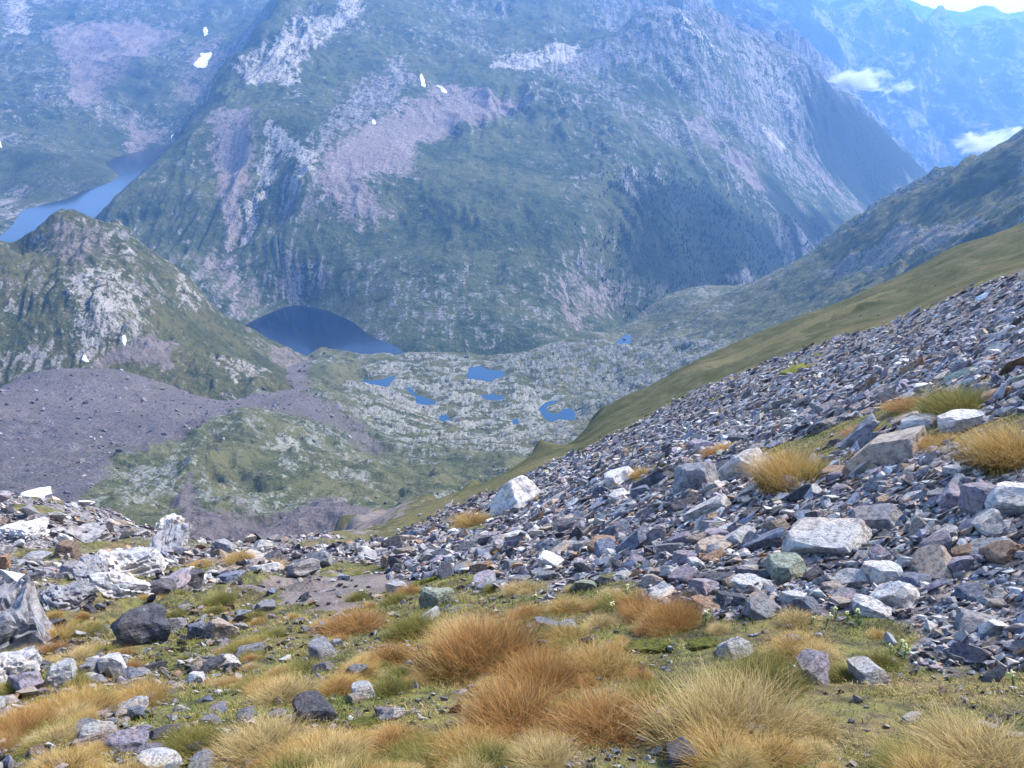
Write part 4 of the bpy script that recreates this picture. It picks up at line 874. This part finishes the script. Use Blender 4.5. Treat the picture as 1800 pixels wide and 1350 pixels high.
for v in range(3):
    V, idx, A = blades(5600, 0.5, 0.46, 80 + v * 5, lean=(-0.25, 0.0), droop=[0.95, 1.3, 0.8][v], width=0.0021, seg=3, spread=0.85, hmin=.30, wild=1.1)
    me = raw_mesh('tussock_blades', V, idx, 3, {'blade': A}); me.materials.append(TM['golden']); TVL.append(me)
def tussock(p, width, colour, label, group=None, h=1.0, broad=False):
    o = obj('grass_tussock', random.choice(TVL if broad else TV), label=label, cat='grass tussock', group=group)
    o.material_slots[0].link = 'OBJECT'; o.material_slots[0].material = TM[colour]
    n = ground_normal(p[0], p[1]); n = (n * .4 + Vector((0, 0, 1)) * .6).normalized()
    o.matrix_world = Matrix.Translation(Vector(p)) @ n.to_track_quat('Z', 'X').to_matrix().to_4x4() @ Matrix.Rotation(random.uniform(-.5, .5), 4, 'Z') @ Matrix.Diagonal((width, width, width * h, 1))
    return o
TUS = [
 (850,1175,200,'rusty','broad rusty tussock with a dark hollow beneath it',.9), (955,1215,150,'rusty','rusty tussock merging into the sandy coloured one',.9), (1055,1190,150,'golden','sandy golden tussock above the yellow moss cushion',.9),
 (905,1285,190,'rusty','dense rusty clump above the broken dark stones',.8), (1070,1300,210,'rusty','wide reddish tussock between the straw tussock and the rusty clump',.8), (810,1130,130,'straw','pale straw tussock arching over a dark gap',.7),
 (1280,1300,240,'straw','largest straw coloured tussock with a white stone in it',.8), (1345,1215,150,'green','big green and gold tussock beside the sharp-edged grey block',1.1), (1185,1105,110,'rusty','rusty green tussock at the lower edge of the scree',.9),
 (985,1130,84,'green','dark green tussock with a black hollow at its foot',1.0), (735,1115,96,'green','green and gold tussock below the brown earth',.9), (625,1110,120,'rusty','reddish low tussock in the green turf below the brown earth',.6),
 (690,1165,80,'rusty','narrow rusty tussock between grey stones',.9), (690,1222,80,'green','narrow rusty green tussock next to the pale stone',1.0), (1395,850,135,'golden','golden tussock perched over the coarse scree',1.0), (1770,815,150,'golden','large golden tussock on the slope above the white-capped boulder',.9),
 (1690,722,130,'green','rusty green tussock strip above the whitish boulder',.6), (1445,835,70,'green','small green tussock touching the golden one over the scree',.8), (470,1325,150,'straw','tangled straw tussock beside the dark jagged boulder',.8), (330,1320,110,'green','green-brown tussock near the white rock',.7),
 (130,1260,130,'golden','golden tussock in front of the pale wedge-shaped rock',.7), (30,1300,120,'rusty','rusty tussock sloping down beside the golden one',.8), (245,1240,100,'golden','low golden tussock in front of the white pointed stone',.6), (820,1335,140,'golden','golden brown tussock below the rusty clump',.7),
 (745,1330,100,'green','green tussock below the small stones',.6), (385,1062,60,'green','dark green tuft on the crest below the black hump',.8), (828,925,70,'golden','dry golden tuft on the scree beside the white-topped boulder',.8), (1125,838,46,'golden','dry grass tuft growing on the overhanging slab',.7),
 (1520,765,60,'rusty','reddish grass strip beside the thin slanting slab',.6), (1730,1345,190,'straw','wide straw grass patch in the turf below the scree',.5), (1610,1345,120,'green','green-brown grass patch beside the wide straw patch',.5), (960,1345,120,'straw','straw tuft below the wide reddish tussock',.6),
 (1135,1245,110,'green','green tuft between the straw tussock and the rusty ones',.9), (1000,1075,70,'golden','small golden tuft on the green bank below the scree',.7), (1080,1070,70,'green','grassy green tuft against the foot of the scree',.7), (560,1325,80,'green','green tuft behind the small white rounded stone',.7),
 (430,1150,80,'green','low green tuft in the stony turf',.4), (100,1130,90,'golden','golden grass in the hollow behind the rock pile',.5), (150,1120,80,'green','green grass in the hollow behind the rock pile',.5), (700,1060,50,'green','green tuft below the thin pale flake',.8),
 (1260,800,60,'rusty','rusty grass behind the tall lumpy boulder',.5), (1285,790,50,'golden','golden grass behind the wedge boulder',.5), (1600,715,80,'rusty','rusty grass among the slabs above the pinkish slab',.4),(1660,780,90,'golden','golden grass around the blocky whitish boulder',.4),
 (420,985,60,'golden','orange-gold grass strip at the crest of the slope',.4), (470,1000,60,'golden','second orange-gold grass strip under the crest',.35), (350,995,50,'golden','orange-gold grass beside the slanted grey rib',.35), (255,1050,44,'golden','golden grass cap beside the dark bluish slab',.5),
]
TOCC = []
for px, py, w, c_name, lab, h in TUS:
    p = T_nr.hit(px, py, 1.5, 60); s = px_size(p, w) * 0.95; tussock(p, s, c_name, lab, h=h * (1.25 if w > 90 else 1), broad=w > 90); TOCC.append((p[0], p[1], s * .35))
# smaller tufts
tx, ty = sample_near(1500, 2.2, 11, -0.72, 0.62); tz_ = near_zone(tx, ty); ok = (tz_[:, 0] < .35) & (tz_[:, 2] < .4) & (fbm(tx / 1.3, ty / 1.3, 2, 991) > -0.02) & ((tx / ty < 0.22) | (rng.random(len(tx)) < .35))
ids = np.where(ok)[0][:235]
for i in ids:
    c_name = random.choices(['golden', 'rusty', 'green', 'straw'], [.26, .26, .34, .14])[0]
    p = (tx[i], ty[i], float(T_nr.z(tx[i:i + 1], ty[i:i + 1])[0])); tussock(p, random.choice((.10, .13, .16, .20, .26)) * random.uniform(.8, 1.2), c_name, 'small %s grass tuft in the turf near the %s' % (c_name, beside(p[0], p[1])), 'small tufts in the turf', random.uniform(.5, 1.0))
# short turf
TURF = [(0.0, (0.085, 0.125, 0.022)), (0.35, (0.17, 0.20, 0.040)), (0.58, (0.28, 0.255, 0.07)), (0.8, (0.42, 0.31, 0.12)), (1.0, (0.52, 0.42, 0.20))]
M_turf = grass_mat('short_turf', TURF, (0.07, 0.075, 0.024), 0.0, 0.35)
gx, gy = sample_near(185000, 1.9, 14, -0.8, 0.72); gz_ = near_zone(gx, gy)
dens = (gz_[:, 0] < .5) * (gz_[:, 2] < .5) * (0.12 + 0.88 * sstep(-0.25, 0.2, fbm(gx / 0.4, gy / 0.4, 4, 995, .65)))
kg = rng.random(len(gx)) < dens; gx, gy = gx[kg], gy[kg]; ng = len(gx); gd = np.hypot(gx, gy)
gzz = T_nr.z(gx, gy); L = (0.022 + 0.018 * rng.random(ng)) * (0.75 + 0.09 * gd) ; wd = 0.0013 * (0.6 + 0.28 * gd)
az = rng.uniform(0, 2 * math.pi, ng); ti = rng.uniform(0.5, 1.5, ng); tw = rng.uniform(0, math.pi, ng)
patchy = np.clip(0.5 + 1.05 * fbm(gx / 0.6, gy / 0.6, 4, 997, .6) + rng.normal(0, .2, ng) + 0.03, 0, 1)
bA = np.stack([gx - np.cos(tw) * wd, gy - np.sin(tw) * wd, gzz - .004], -1); bB = np.stack([gx + np.cos(tw) * wd, gy + np.sin(tw) * wd, gzz - .004], -1)
mx_ = gx + L * .5 * np.sin(ti * .6) * np.cos(az); my_ = gy + L * .5 * np.sin(ti * .6) * np.sin(az); mz_ = gzz + L * .5 * np.cos(ti * .6)
mA = np.stack([mx_ - np.cos(tw) * wd * .8, my_ - np.sin(tw) * wd * .8, mz_], -1); mB = np.stack([mx_ + np.cos(tw) * wd * .8, my_ + np.sin(tw) * wd * .8, mz_], -1)
tip = np.stack([mx_ + L * .5 * np.sin(ti * 1.3) * np.cos(az), my_ + L * .5 * np.sin(ti * 1.3) * np.sin(az), mz_ + L * .5 * np.cos(ti * 1.3)], -1)
Vt = np.stack([bA, bB, mA, mB, tip], 1).reshape(-1, 3)
one = np.ones(ng); At = np.stack([np.stack([t * one, patchy, patchy, one], -1) for t in (0, 0, .5, .5, 1)], 1).reshape(-1, 4)
It = (np.array([(0, 1, 3), (0, 3, 2), (2, 3, 4)])[None] + (np.arange(ng) * 5)[:, None, None]).reshape(-1)
o = obj('short_turf', raw_mesh('short_turf', Vt, It, 3, {'blade': At}), M_turf, kind='stuff'); o['label'] = 'short green and straw turf covering the near bench'
# moss cushions
mm = N('moss'); pm = mm.pos(); M_moss = mm.surf(mm.mix(mm.ss(mm.noise(pm, 9, 5), .4, .6), (0.075, 0.095, 0.022), (0.20, 0.185, 0.04)), .95, mm.bump(mm.noise(pm, 30, 5), .05, 1.0), .1)
MOSS = [(1140,1140,70,'yellow-green moss cushion beside the sandy golden tussock'), (745,1025,50,'yellow moss cushion on the scree edge behind the thin pale flake'), (640,1275,60,'bright yellow-green moss by the dark jagged boulder'), (1010,1245,34,'small yellow moss cushion among the rusty tussocks'),
        (1395,655,60,'long green moss cushion on the upper scree'), (1105,795,26,'small green cushion on the middle scree'), (1255,703,22,'tiny green cushion high on the scree'), (1240,1135,60,'olive moss cushion near the pale rounded stone')]
for i, (px, py, w, lab) in enumerate(MOSS):
    p = T_nr.hit(px, py, 1.6, 140); s = px_size(p, w); me = fine_rock('moss_shape', 820 + i, (1, .7, .28), 7, 4, .05, .12); me.materials.clear(); me.materials.append(M_moss)
    for pg in me.polygons: pg.use_smooth = True
    set_rock(me, p, s, (0, 0, .6 + i), 'green', 0.3, 'moss_cushion', lab, cat='moss')

# pale yellow flower stalks at the turf edge
mf = N('flower'); M_flower = mf.surf(mf.mix(mf.ss(mf.noise(mf.pos(), 40, 3), .4, .6), (0.62, 0.62, 0.22), (0.78, 0.78, 0.42)), .8, None, .1)
ml = N('flower_leaf'); M_leaf = ml.surf(ml.mix(ml.ss(ml.noise(ml.pos(), 20, 3), .4, .6), (0.06, 0.10, 0.03), (0.13, 0.18, 0.06)), .7, None, .2, trans=.3)
def flower_shapes(seed):
    r = random.Random(seed); out = []
    bm = bmesh.new(); bmesh.ops.create_cone(bm, segments=5, radius1=.006, radius2=.004, depth=.2, cap_ends=True); bmesh.ops.translate(bm, verts=bm.verts, vec=(0, 0, .1)); me = bpy.data.meshes.new('stem'); bm.to_mesh(me); bm.free(); me.materials.append(M_leaf); out.append(me)
    bm = bmesh.new()
    for k in range(9):
        bmesh.ops.create_icosphere(bm, subdivisions=1, radius=.012, matrix=Matrix.Translation((r.gauss(0, .014), r.gauss(0, .014), .2 + r.uniform(-.045, .02))))
    me = bpy.data.meshes.new('flower_head'); bm.to_mesh(me); bm.free(); me.materials.append(M_flower); out.append(me)
    bm = bmesh.new()
    for k in range(16):
        a = r.uniform(0, 6.28); z = r.uniform(.0, .12); l = r.uniform(.04, .08); w = .012; c, s_ = math.cos(a), math.sin(a)
        vv = [bm.verts.new(q) for q in ((0, 0, z), (c * l * .5 - s_ * w, s_ * l * .5 + c * w, z + .02), (c * l, s_ * l, z + .012), (c * l * .5 + s_ * w, s_ * l * .5 - c * w, z + .02))]; bm.faces.new(vv)
    me = bpy.data.meshes.new('leaves'); bm.to_mesh(me); bm.free(); me.materials.append(M_leaf); out.append(me); return out
FL = [flower_shapes(60 + i) for i in range(3)]
for k, (px, py) in enumerate([(1425,1100),(1490,1095),(1470,1090),(1565,1150),(1578,1148),(1100,1050),(1068,1062),(1450,1105),(1780,1205),(940,1060),(1510,1098),(1590,1160),(1240,1100),(1075,1085)]):
    p = T_nr.hit(px, py, 1.6, 40); r_ = obj('flowering_plant', None, label='small plant with pale yellow flower head near the %s' % beside(p[0], p[1]), cat='flower', group='pale yellow flowers at the scree edge')
    r_.location = p; r_.rotation_euler = (random.uniform(-.2, .2), random.uniform(-.2, .2), random.uniform(0, 6)); sc_ = px_size(p, 30) / .2 * random.uniform(.7, 1.0); r_.scale = (sc_,) * 3
    for nm, me in zip(('stem', 'flower_head', 'leaves'), FL[k % 3]): obj(nm, me, parent=r_)

# ------------------------------------------------------------------ far wood on the mountain flank
M_tree = N('far_wood'); M_tree = M_tree.surf(M_tree.mix(M_tree.ss(M_tree.noise(M_tree.pos(), 0.05, 4), .4, .6), (0.016, 0.032, 0.016), (0.034, 0.055, 0.026)), .95, None, .1)
wood_px = [(1095,345),(1180,330),(1260,345),(1340,410),(1425,445),(1380,490),(1340,508),(1190,512),(1120,480),(1070,470),(1130,420)]
wp = T_mt.plan(wood_px, 1050, 2900); wpa = np.array(wp); lo, hi = wpa.min(0) - 60, wpa.max(0) + 60
fx = rng.uniform(lo[0], hi[0], 12000); fy = rng.uniform(lo[1], hi[1], 12000)
dw = sdf(wp, fx, fy) + 55 * fbm(fx / 60, fy / 60, 3, 1101); kf = rng.random(12000) < sstep(75, -60, dw) * (0.25 + 0.75 * sstep(-.2, .3, fbm(fx / 40, fy / 40, 2, 1105)))
fx, fy = fx[kf], fy[kf]; fz = T_mt.z(fx, fy); nf_ = len(fx); th_ = rng.uniform(3, 7.5, nf_); tr = th_ * rng.uniform(.22, .38, nf_)
Vf, If = [], []
for k, (h0, r0) in enumerate([(0.0, 1.0), (0.45, 0.62)]):
    for j in range(5):
        a = j * 2 * math.pi / 5 + k + rng.uniform(0, .9, nf_); rr = tr * r0 * rng.uniform(.7, 1.2, nf_); Vf.append(np.stack([fx + rr * np.cos(a), fy + rr * np.sin(a), fz + th_ * h0], -1))
    Vf.append(np.stack([fx, fy, fz + th_ * (0.7 + 0.3 * k)], -1))
Vf = np.stack(Vf, 1).reshape(-1, 3); tri = [(6 * k + j, 6 * k + (j + 1) % 5, 6 * k + 5) for k in range(2) for j in range(5)]
If = (np.array(tri)[None] + (np.arange(nf_) * 12)[:, None, None]).reshape(-1)
o = obj('far_wood', raw_mesh('far_wood', Vf, If, 3), M_tree, kind='stuff'); o['label'] = 'dark pine wood on the flank above the valley'

# ------------------------------------------------------------------ valley clouds
def cloud(px, py, Y, wpx, hpx, dens, label, seed, tilt=0.0):
    m = N('cloud_vapour'); P = m.pos(); n = m.noise(P, 2.2, 7, 0.68, off=seed, dist=0.6)
    ln = m.n('ShaderNodeVectorMath', operation='LENGTH'); m.l(P, ln.inputs[0])
    f = m.math('SUBTRACT', m.math('SUBTRACT', 1.0, ln.outputs['Value']), m.math('MULTIPLY', m.math('SUBTRACT', 0.66, n), 2.8))
    pv = m.n('ShaderNodeVolumePrincipled'); pv.inputs['Color'].default_value = (0.98, 0.99, 1, 1)
    m.l(m.math('MULTIPLY', m.ss(f, 0.0, 0.6), dens), pv.inputs['Density']); m.l(pv.outputs[0], m.out.inputs['Volume'])
    bm = bmesh.new(); bmesh.ops.create_icosphere(bm, subdivisions=3, radius=1.0); me = bpy.data.meshes.new('cloud'); bm.to_mesh(me); bm.free()
    o = obj('cloud', me, m.m, label=label, cat='cloud', group='small clouds in the far valley'); p = at(px, py, Y); s = Y * 1.05 / F
    o.location = p; o.scale = (wpx * .5 * s, wpx * .3 * s, hpx * .5 * s); o.rotation_euler = (0, tilt, 0); return o
cloud(1512,144,3000,165,72,0.10,'white oblong cloud hanging in front of the far blue slope',2.3)
cloud(1590,153,3000,70,38,0.07,'small faint wisp of cloud beside the white oblong one',5.1)
cloud(1745,250,2600,190,80,0.12,'white cloud rising behind the dark spur of the near ridge',8.7,-0.12)

# ------------------------------------------------------------------ haze
mh = bpy.data.materials.new('haze'); mh.use_nodes = True; mh.node_tree.nodes.clear()
ho = mh.node_tree.nodes.new('ShaderNodeOutputMaterial'); hv = mh.node_tree.nodes.new('ShaderNodeVolumePrincipled')
hv.inputs['Color'].default_value = (*HAZE_COLOR, 1); hv.inputs['Density'].default_value = HAZE_DENSITY; hv.inputs['Anisotropy'].default_value = 0.35
mh.node_tree.links.new(hv.outputs[0], ho.inputs['Volume'])
bm = bmesh.new(); bmesh.ops.create_cube(bm, size=1.0); me = bpy.data.meshes.new('haze'); bm.to_mesh(me); bm.free()
zlo = min(o_.bound_box[0][2] for o_ in (far1, far2, back, mt, cirque, basin, near)); zhi = max(o_.bound_box[6][2] for o_ in (far1, far2, back, mt, cirque, basin, near))
hz = obj('haze', me, mh, kind='stuff'); hz['label'] = 'blue haze filling the valleys'
hz.location = (1000, 5900, (zlo - 20 + zhi + 30) / 2); hz.scale = (21000, 12400, zhi - zlo + 50)
tris = sum(len(o_.data.loop_triangles) or sum(len(p.vertices) - 2 for p in o_.data.polygons) if o_.type == 'MESH' and o_.data.users == 1 else 0 for o_ in scene.objects)
print('TRIS', tris, 'zlo/zhi', zlo, zhi, 'stones', len(rest), 'turf', ng, 'trees', nf_)
